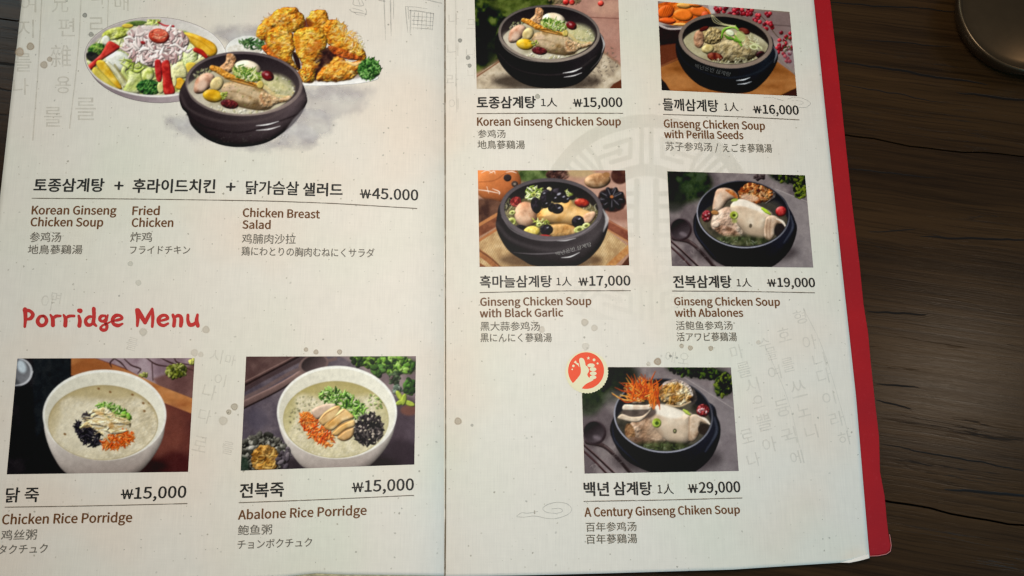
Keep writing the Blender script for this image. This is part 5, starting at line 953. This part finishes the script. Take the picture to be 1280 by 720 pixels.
# right page
R = right
T(R, KO, '토종삼계탕', 'k', 596.3, 669.4, (120.6, 135.6), (120.2, 135), wt=WK); T(R, 'serving_note', '1人', 'k', 676.3, 696.3, (122.2, 133.4), wt=.1); price(R, '₩15,000', 716.3, 777.6, (122, 133.4), (122, 133.4)); rule(R, [(596.3, 142), (690, 141.4), (778.3, 141.6)])
T(R, EN, 'Korean Ginseng Chicken Soup', 'b', 596.6, 775.8, (147, 157), (147, 156.6), wt=WE, mat=INK_BROWN); T(R, CN, '参鸡汤', 'k', 597.5, 631.8, (162, 172.4), mat=INK_GREY, wt=.1); T(R, JP, '地鳥蔘鷄湯', 'k', 597, 656, (175.4, 186.2), mat=INK_DIM, wt=.12)
T(R, KO, '들깨삼계탕', 'k', 828.8, 897.6, (122.6, 137.8), (125, 140.2), wt=.38); T(R, 'serving_note', '1人', 'k', 905, 923, (128, 139.2), wt=.1); price(R, '₩16,000', 941.3, 998, (130.6, 141.4), (132.2, 143.2)); rule(R, [(829.3, 143), (914, 145.6), (998.8, 149.8)])
T(R, EN, 'Ginseng Chicken Soup', 'b', 830, 955.9, (149.4, 159.2), (152.4, 162.2), wt=WE, mat=INK_BROWN); T(R, EN, 'with Perilla Seeds', 'b', 830.4, 928.8, (163, 172.4), (164.4, 173.8), wt=WE, mat=INK_BROWN)
T(R, CN, '苏子参鸡汤 /', 'k', 832, 898, (177, 189.4), (178.6, 190.6), mat=INK_GREY, wt=.1); T(R, JP, 'えごま蔘鶏湯', 'k', 903.5, 965, (179.2, 190.2), (180, 191), mat=INK_DIM, wt=.12)
T(R, KO, '흑마늘삼계탕', 'k', 600, 689.6, (344.4, 359.6), (344, 359), wt=.38); T(R, 'serving_note', '1人', 'k', 695.6, 714.4, (346, 357.4), wt=.1); price(R, '₩17,000', 723, 787.6, (345.4, 357), (344.6, 356.6)); rule(R, [(600, 365.8), (690, 363.8), (788, 363.3)])
T(R, EN, 'Ginseng Chicken Soup', 'b', 600.5, 738.9, (372.4, 382.2), (371.4, 381), wt=WE, mat=INK_BROWN); T(R, EN, 'with Black Garlic', 'b', 600, 703.8, (386.8, 396.6), (385.8, 395.4), wt=WE, mat=INK_BROWN); T(R, CN, '黑大蒜参鸡汤', 'k', 600.6, 674.6, (402, 413.4), mat=INK_DIM, wt=.1); T(R, JP, '黒にんにく蔘鷄湯', 'k', 600.6, 689.6, (416.4, 427.6), mat=INK_DIM, wt=.12)
T(R, KO, '전복삼계탕', 'k', 841.8, 914, (344.4, 359.8), wt=WK); T(R, 'serving_note', '1人', 'k', 920.8, 939.3, (347.6, 358.8), wt=.1); price(R, '₩19,000', 959, 1018.4, (347.4, 358.2), (347.6, 358.8)); rule(R, [(840.5, 363.8), (930, 364.4), (1018.3, 366)])
T(R, EN, 'Ginseng Chicken Soup', 'b', 843, 974.6, (371.8, 381.4), (372.6, 382.2), wt=WE, mat=INK_BROWN); T(R, EN, 'with Abalones', 'b', 843.8, 928.6, (386.2, 395.8), wt=WE, mat=INK_BROWN); T(R, CN, '活鲍鱼参鸡汤', 'k', 845, 915.6, (401.2, 412.4), mat=INK_DIM, wt=.1); T(R, JP, '活アワビ蔘鷄湯', 'k', 845.8, 921, (415.4, 426.6), mat=INK_DIM, wt=.12)
T(R, KO, '백년', 'k', 730, 760.8, (602.6, 620), wt=WK); T(R, KO, '삼계탕', 'k', 767, 814.6, (602.2, 619), wt=WK); T(R, 'serving_note', '1人', 'k', 822, 842, (604.8, 617.6), wt=.1); price(R, '₩29,000', 860, 925, (603.4, 616.2), (601.8, 615)); rule(R, [(730, 626.8), (830, 625), (927.5, 622.5)])
T(R, EN, 'A Century Ginseng Chiken Soup', 'b', 730.8, 924.6, (634.6, 645.8), (632, 641.8), wt=WE, mat=INK_BROWN); T(R, CN, '百年参鸡汤', 'k', 732.4, 795.6, (653, 664.8), (652, 663.8), mat=INK_DIM, wt=.1); T(R, JP, '百年蔘鷄湯', 'k', 732.6, 796.4, (668, 680), (667, 679), mat=INK_DIM, wt=.12)
# names printed on the pots inside the photos
T(R, 'pot_lettering', '백년온반 삼계탕', 'k', 694, 740, (308.6, 314.2), wt=0., mat=INK_POT, eps=.0002, rot=-16)
T(R, 'pot_lettering', '백년온반 삼계탕', 'k', 868, 914, (85, 90.4), wt=0., mat=ink('dim_pot_lettering_ink', '#5c5e60', .6), eps=.0002, rot=14)
# faint old characters printed in the background
def faint(parent, items, mat, name='faint_background_lettering'):
    for body, x, y, s, rot in items: T(parent, name, body, 'k', x-s*.4, x+s*.4, (y-s*.44, y+s*.44), mat=mat, eps=.00006, rot=rot or .01, wt=0.)
faint(L, [('여', 35, 4, 26, 0), ('지', 32, 36, 26, 0), ('를', 29, 78, 26, 0), ('나', 26, 108, 24, 0), ('兄', 75, 4, 26, 0), ('편', 83, 34, 26, 0), ('雜', 76, 70, 32, 0), ('용', 79, 106, 24, 0), ('를', 66, 146, 28, 0), ('나', 123, -4, 22, 0), ('르', 120, 33, 26, 0), ('를', 107, 136, 32, 0), ('매', 152, 4, 22, 0)], INK_FAINT)
faint(L, [('를', 165, 430, 18, 15), ('아', 60, 378, 22, 12), ('며', 70, 372, 16, 10), ('시', 270, 445, 20, 12), ('나', 262, 490, 22, 14), ('다', 256, 520, 20, 14), ('로', 250, 555, 22, 12), ('이', 275, 475, 18, 12), ('마', 288, 450, 16, 12), ('를', 285, 560, 18, 12)], INK_FAINTER)
faint(R, [('형', 1000, 396, 20, -14), ('아', 1012, 428, 22, -14), ('니', 1024, 450, 20, -14), ('다', 1030, 470, 22, -14), ('이', 1036, 498, 20, -14), ('라', 1046, 524, 22, -14), ('하', 1056, 548, 20, -14),
          ('호', 980, 418, 20, -14), ('를', 985, 456, 20, -14), ('쓰', 998, 486, 24, -14), ('노', 1004, 512, 20, -14), ('니', 1014, 540, 20, -14),
          ('수', 956, 430, 18, -14), ('믈', 964, 442, 18, -14), ('여', 968, 466, 20, -14), ('듕', 978, 510, 24, -14), ('귁', 986, 545, 24, -14), ('에', 996, 572, 20, -14),
          ('마', 921, 440, 20, -14), ('를', 930, 462, 22, -14), ('시', 940, 482, 22, -14), ('으', 948, 502, 18, -14), ('쁠', 955, 528, 24, -14), ('아', 962, 556, 22, -14), ('나', 942, 575, 20, -14), ('로', 934, 545, 20, -14),
          ('에', 838, 446, 16, 8), ('오', 855, 448, 16, 8)], INK_FAINTER)
faint(R, [('나', 567, 24, 16, 0), ('니', 566, 62, 18, 0), ('라', 566, 100, 18, 0), ('이', 567, 130, 16, 0), ('므', 589, 30, 14, 0), ('니', 588, 66, 14, 0), ('나', 590, 92, 14, 0)], INK_FAINTER)
flush()
# column lines, door sketch, clouds
for q in ([([(53, -20), (48, 80), (41, 175)], 1.6)], [([(102, -20), (98, 60), (87, 160)], 1.6)], [([(136, -20), (134, 40), (131, 70)], 1.2)]): strokes('column_line', left, q, INK_FAINT, .00005)
for q in ([([(569.5, -20), (570, 70), (571, 140)], 1.6)], [([(1004, 385), (1030, 440), (1060, 540)], .8)], [([(960, 440), (985, 500), (1000, 560)], .8)]): strokes('column_line', right, q, INK_FAINTER, .00005)
sk = [([(480, 0), (481, 25), (482, 50)], (1.4, 1.2, .5)), ([(488, -5), (488.5, 25), (489, 45)], (1.8, 1.5, .5)), ([(492, 0), (492, 24)], (1, .5)), ([(474, .5), (481, 1.5)], 1.6), ([(505, -4), (528, -1), (552, 4)], 1.5), ([(524, -6), (552, -2)], 1), ([(507, 8), (508, 24), (510, 41)], (1.3, 1.2, .6)), ([(510, 8), (511, 24)], 1), ([(513, 13), (513, 30), (512.5, 42)], (1.8, 1.6, .7)), ([(508, 8), (520, 9), (534, 11)], .8), ([(512, 13), (527, 14.5), (542, 17)], 1.5), ([(542, 17), (541, 30), (540, 38)], (1.2, .5))]
for x in (518, 523, 528, 533.5, 538.5): sk.append(([(x, 16), (x-.6, 26), (x-1, 37)], (1, 1, .5)))
for y in (21, 26, 31, 35.5): sk.append(([(515, y-.8), (528, y), (541, y+1)], (1, 1, .7)))
sk += [([(442, 0), (442, 6), (454, 7), (452, 0)], 1), ([(448, 0), (450, 6)], 1), ([(437, 12), (441, 15), (450, 16), (458, 18)], 1.3), ([(440, 10), (448, 12), (454, 14)], .9), ([(457, 11), (458, 15), (456, 20)], 1.2), ([(443, 15), (446, 18), (454, 19)], .9)]
strokes('door_sketch', left, sk, INK_SKETCH, .00007)
strokes('cloud_line_drawing', right, [([(646, 645), (652, 641), (660, 641.5), (672, 639.5)], .9), ([(646, 646), (656, 646.5), (668, 645), (684, 648), (696, 648), (710, 643), (714.5, 636), (708, 629.5), (695, 628), (684, 631), (678.5, 636), (684, 640.5), (696, 641.5), (703, 639), (700, 635.5), (690, 636)], .9)], INK_SKETCH, .00007)
strokes('cloud_line_drawing', right, [([(955, 122), (965, 122), (980, 126)], .7), ([(984, 124), (994, 121.5), (1006, 124), (1013, 129), (1008, 134), (998, 134.5)], .7), ([(990, 126), (1000, 126), (1004, 129), (998, 131)], .6)], INK_SKETCH, .00007)
strokes('spine_crease', left, [([(556.2, -165), (556.2, 100), (556.6, 300), (557, 480), (557, 600), (556.2, 719)], (1.6, 1.9, 1.5, 1.3, 1.5, 2.2))], INK_CREASE, .00025)  # fold dirt and gutter shade painted together as one brown strip
# hand-brushed heading
def gl(x, y, ps): return [([(x+a, y+b_) for a, b_ in q], w) for q, w in ps]
H = []
def hd(pts, w): H.append(([(20+a/5.333, 375+b_/5.333) for a, b_ in pts], tuple(k/5.333*(1.16+.12*math.sin(i_*2.1+pts[0][0])) for i_, k in enumerate(w))))
hd([(60, 62), (63, 120), (58, 178)], (26, 24, 14)); hd([(58, 70), (90, 72), (112, 95), (98, 122), (68, 130)], (22, 20, 24, 20, 14))
hd([(185, 106), (158, 112), (144, 142), (160, 168), (188, 165), (204, 138), (192, 112), (172, 106)], (16, 20, 22, 22, 22, 20, 18, 12))
hd([(230, 100), (244, 125), (246, 168)], (14, 24, 22)); hd([(246, 125), (266, 108), (296, 106)], (14, 20, 16))
hd([(318, 100), (330, 128), (328, 170)], (14, 24, 22)); hd([(330, 125), (352, 108), (388, 106)], (14, 20, 14))
hd([(418, 106), (426, 136), (422, 172)], (16, 24, 22)); hd([(420, 70), (428, 72)], (26, 26))
hd([(518, 58), (520, 110), (516, 150), (534, 172)], (22, 24, 22, 14)); hd([(516, 112), (486, 112), (464, 136), (474, 164), (500, 164), (518, 140)], (12, 18, 22, 22, 18, 12))
hd([(596, 104), (568, 108), (558, 128), (574, 142), (598, 132), (600, 112)], (14, 18, 20, 18, 18, 14)); hd([(612, 100), (604, 130), (596, 150), (606, 172), (600, 196), (578, 200), (564, 188), (576, 170), (600, 160), (640, 140)], (10, 16, 18, 18, 20, 20, 16, 14, 12, 8))
hd([(640, 140), (676, 134), (706, 122), (694, 104), (664, 104), (644, 128), (650, 158), (680, 170), (710, 158)], (8, 16, 18, 18, 20, 22, 22, 20, 12))
hd([(806, 66), (812, 120), (808, 172)], (20, 24, 16)); hd([(812, 70), (838, 112), (860, 150)], (26, 28, 24)); hd([(860, 150), (884, 104), (908, 58)], (24, 20, 14)); hd([(908, 60), (912, 116), (908, 178)], (16, 22, 14))
hd([(946, 140), (982, 134), (1010, 122), (1000, 104), (972, 104), (950, 128), (956, 158), (984, 170), (1014, 156)], (14, 16, 18, 18, 20, 22, 22, 20, 12))
hd([(1046, 100), (1056, 130), (1052, 172)], (18, 24, 20)); hd([(1056, 118), (1078, 104), (1098, 112), (1102, 140), (1098, 172)], (12, 20, 24, 24, 20))
hd([(1146, 100), (1146, 136), (1158, 164), (1184, 162), (1202, 140)], (16, 22, 24, 20, 14)); hd([(1210, 98), (1204, 134), (1212, 172)], (16, 24, 20))
strokes('section_heading', left, H, INK_RED, .00016)['label'] = 'red brushed heading reading Porridge Menu'
# stain spots: soft discs with a darker rim
def spots(parent, items):
    V, Fc, C = [], [], []
    rr = random.Random(4)
    for (u, v, r_, a, h) in items:
        a *= .8; r_ *= .94; c = s2l([int(h[i:i+2], 16)/255 for i in (1, 3, 5)])*KP; K = 18; b0 = len(V); V.append((u, v)); C.append((*c, a*.75))
        for q, al in ((.55, a*.7), (.82, a), (1.12, 0)):
            for k in range(K): an = k/K*math.tau; rd = r_*q*(1+.05*math.sin(an*3+u)); V.append((u+rd*math.cos(an), v+rd*math.sin(an))); C.append((*c, al))
        for k in range(K):
            k2 = (k+1) % K; Fc.append((b0, b0+1+k2, b0+1+k))
            for g in range(2): Fc.append((b0+1+g*K+k, b0+1+g*K+k2, b0+1+(g+1)*K+k2, b0+1+(g+1)*K+k))
    V = np.array(V); Z = np.repeat(np.arange(len(items)), 1+3*18)*4e-6
    o = mesh_obj('stain_spots', ray(V[:, 0], V[:, 1], hmenu(V[:, 0], V[:, 1])+.00009+Z)-MO, Fc, PRINT_CUT, parent); o['kind'] = 'stuff'
    a = o.data.color_attributes.new('print', 'FLOAT_COLOR', 'POINT'); a.data.foreach_set('color', np.array(C).ravel().astype('f4'))
TN, GR = '#a8967c', '#7f8078'
spots(left, [(106, 19, 3.2, .8, GR), (114, 43, 3.4, .6, GR), (38, 58, 5.2, .75, TN), (24.5, 65, 6, .7, '#b49c80'), (62, 74, 3.6, .6, TN), (55, 81, 5, .6, TN), (382.5, 437, 3, .6, TN), (395, 440, 3.4, .65, TN), (424.5, 440, 3.5, .65, TN), (293, 508.5, 4.8, .65, '#a89c84'), (286, 515, 3.6, .65, '#a89c84'), (279, 526, 6, .3, '#a89c84'), (257.5, 412, 5, .38, TN), (243, 441, 5, .25, TN), (251, 443, 3.6, .25, TN), (179, 415, 5.4, .38, '#b4ac98'), (163, 329.5, 3.6, .35, '#a8a898'), (173, 353.5, 4, .3, '#a8a898')])
spots(right, [(575, 50.5, 2.8, .8, GR), (585, 72, 3, .75, GR), (587, 82, 2.7, .75, GR), (672, 120.5, 3.4, .6, '#8a8a78'), (572.5, 526.5, 5, .6, TN), (590, 531.5, 2, .5, GR), (731, 403, 5, .4, TN), (743, 410, 4.4, .3, TN), (677, 412, 4.4, .3, TN), (852, 432.5, 3, .6, TN), (863, 435, 3.4, .7, TN), (888.5, 435.5, 3.4, .7, TN), (822, 452, 5, .85, '#a8937a'), (838, 445, 1.8, .7, GR), (846, 447, 1.6, .6, GR), (810.5, 455, 3, .3, TN), (732, 433, 5, .2, TN), (948, 428, 3, .3, TN)])
# round seal printed very faintly behind the entries
def seal():
    p = Painter(655, 135, 965, 435, 1.05); c = '#a9a696'; cx, cy = 808, 282
    def ringp(r0, r1): 
        X, Y = np.meshgrid(p.x0+np.arange(p.w)/p.res, p.y0+np.arange(p.h)/p.res); d = np.hypot(X-cx, Y-cy); m = np.clip((r1-d)/1.6+.5, 0, 1)*np.clip((d-r0)/1.6+.5, 0, 1); p.al = np.maximum(p.al, m)
    p.img[:] = hexc(c); ringp(123, 139); ringp(62, 77)
    for q in range(4):
        a = q*math.pi/2
        def S(pts, w=5.5): p.S([(cx+x*math.cos(a)-y*math.sin(a), cy+x*math.sin(a)+y*math.cos(a)) for x, y in pts], w, c, sm=False, soft=1.6)
        S([(-6, -125), (-6, -74)]); S([(6, -125), (6, -74)])
        for s in (-1, 1):
            S([(s*20, -108), (s*20, -86), (s*44, -79)]); S([(s*20, -108), (s*52, -98)]); S([(s*32, -94), (s*62, -84), (s*76, -100)], 5); S([(s*34, -94), (s*34, -90)]); S([(s*62, -84), (s*56, -70)]); S([(s*86, -94), (s*60, -66)])
    for y in (-40, -24, -6, 12, 30, 46): p.S([(cx-44, cy+y), (cx-12, cy+y)], 6, c, sm=False, soft=1.6); p.S([(cx+12, cy+y), (cx+44, cy+y)], 6, c, sm=False, soft=1.6)
    p.S([(cx-12, cy-56), (cx-12, cy+56)], 7, c, sm=False); p.S([(cx+12, cy-56), (cx+12, cy+56)], 7, c, sm=False)
    X, Y = np.meshgrid(p.x0+np.arange(p.w)/p.res, p.y0+np.arange(p.h)/p.res); p.al *= .13*(.6+.5*fbm(X*.03, Y*.03, 3))*np.clip((360-Y)/110, .35, 1); p.img[:] = hexc(c); return p
photo(seal(), (0, 0), 1, [(656, 136), (964, 136), (964, 400), (656, 400)], right, 'faint round seal with a key pattern printed behind the entries', .95, .00003, cut=True, name='printed_seal')
# thumbs-up badge
def badge():
    V, Fc, Mi, Z = [], [], [], []
    def poly(pts, mi, z):
        o = len(V); V.extend(pts); Z.extend([z]*len(pts)); Fc.append(tuple(range(o, o+len(pts)))); Mi.append(mi)
    g = lambda q: [(700+x/10.286, 430+y/10.286) for x, y in q]
    c = (345, 362); sc = []
    for k in range(360):
        a = k/360*math.tau; rr = 268+10*abs(math.sin(a*22)); sc.append((c[0]+rr*math.cos(a), c[1]+rr*math.sin(a)*.99))
    poly(g(sc), 1, 0); poly(g([(335+231*math.cos(k/60*math.tau), 342+236*math.sin(k/60*math.tau)) for k in range(60)]), 0, 3e-5)
    hand = smooth([(172, 498), (225, 440), (262, 385), (268, 330), (258, 270), (246, 205), (268, 178), (302, 190), (322, 235), (330, 275), (352, 290), (372, 330), (366, 360), (352, 385), (356, 410), (385, 440), (430, 458), (400, 480), (340, 510), (300, 545), (262, 585), (200, 570), (140, 520)], 4)
    poly(g([tuple(x) for x in hand]), 1, 6e-5)
    for x, y, rx, ry in ((400, 275, 48, 26), (424, 325, 44, 26), (428, 378, 44, 25), (424, 428, 44, 25)): poly(g([(x+rx*math.cos(k/16*math.tau), y+ry*math.sin(k/16*math.tau)) for k in range(16)]), 1, 9e-5+x*1e-8)
    poly(g([(365+(24 if k % 2 == 0 else 10)*math.sin(k/10*math.tau), 182-(24 if k % 2 == 0 else 10)*math.cos(k/10*math.tau)) for k in range(10)]), 1, 6e-5)
    for x, y, r_ in ((438, 204, 18), (484, 250, 13), (172, 282, 17), (158, 326, 10)): poly(g([(x+r_*math.cos(k/12*math.tau), y+r_*math.sin(k/12*math.tau)) for k in range(12)]), 1, 6e-5)
    poly(g([(176, 235), (205, 212), (215, 240), (238, 248), (250, 300), (232, 275), (200, 250)]), 1, 6e-5)
    V2 = np.array(V); P = ray(V2[:, 0], V2[:, 1], hmenu(V2[:, 0], V2[:, 1])+.00022+np.array(Z))-MO
    o = mesh_obj('thumbs_up_badge', P, Fc, [BADGE_RED, BADGE_CREAM], right); o.data.polygons.foreach_set('material_index', Mi)
    bm = bmesh.new(); bm.from_mesh(o.data); bm.normal_update(); bmesh.ops.reverse_faces(bm, faces=[f for f in bm.faces if f.normal.z < 0]); bmesh.ops.triangulate(bm, faces=bm.faces, ngon_method='EAR_CLIP'); bm.to_mesh(o.data); bm.free()
    o['label'] = 'round orange thumbs-up badge with a scalloped cream edge'
badge()
# ------------------------------------------------------------------ dark round metal dish at the upper right
zc = .017; cpt = ray(1284, 11., zc); e1 = ray(1197, 11., zc); RR = float(np.linalg.norm(cpt-e1))
prof = [(0, .0), (.62, .0), (.70, .0006), (.90, .006), (.985, .0135), (1., .0168), (.995, .0184), (.975, .0190), (.955, .0184), (.94, .0168), (.915, .0150), (.89, .0146), (.8, .0156), (.6, .0172), (.4, .0182), (.2, .0188), (0, .0190)]
K = 96; V, Fc = [], []
for (r_, z) in prof:
    for k in range(K): a = k/K*math.tau; V.append((r_*RR*math.cos(a), r_*RR*math.sin(a), z))
for i in range(len(prof)-1):
    for k in range(K): Fc.append((i*K+k, i*K+(k+1) % K, (i+1)*K+(k+1) % K, (i+1)*K+k))
dish = mesh_obj('metal_dish', V, Fc, DARK_METAL, None, True); dish.location = (cpt[0], cpt[1], .0002)
bm = bmesh.new(); bm.from_mesh(dish.data); bmesh.ops.remove_doubles(bm, verts=bm.verts, dist=1e-6); bmesh.ops.recalc_face_normals(bm, faces=bm.faces); bm.to_mesh(dish.data); bm.free()
dish['label'] = 'dark round metal dish on the wooden table at the upper right corner'; dish['category'] = 'dish'
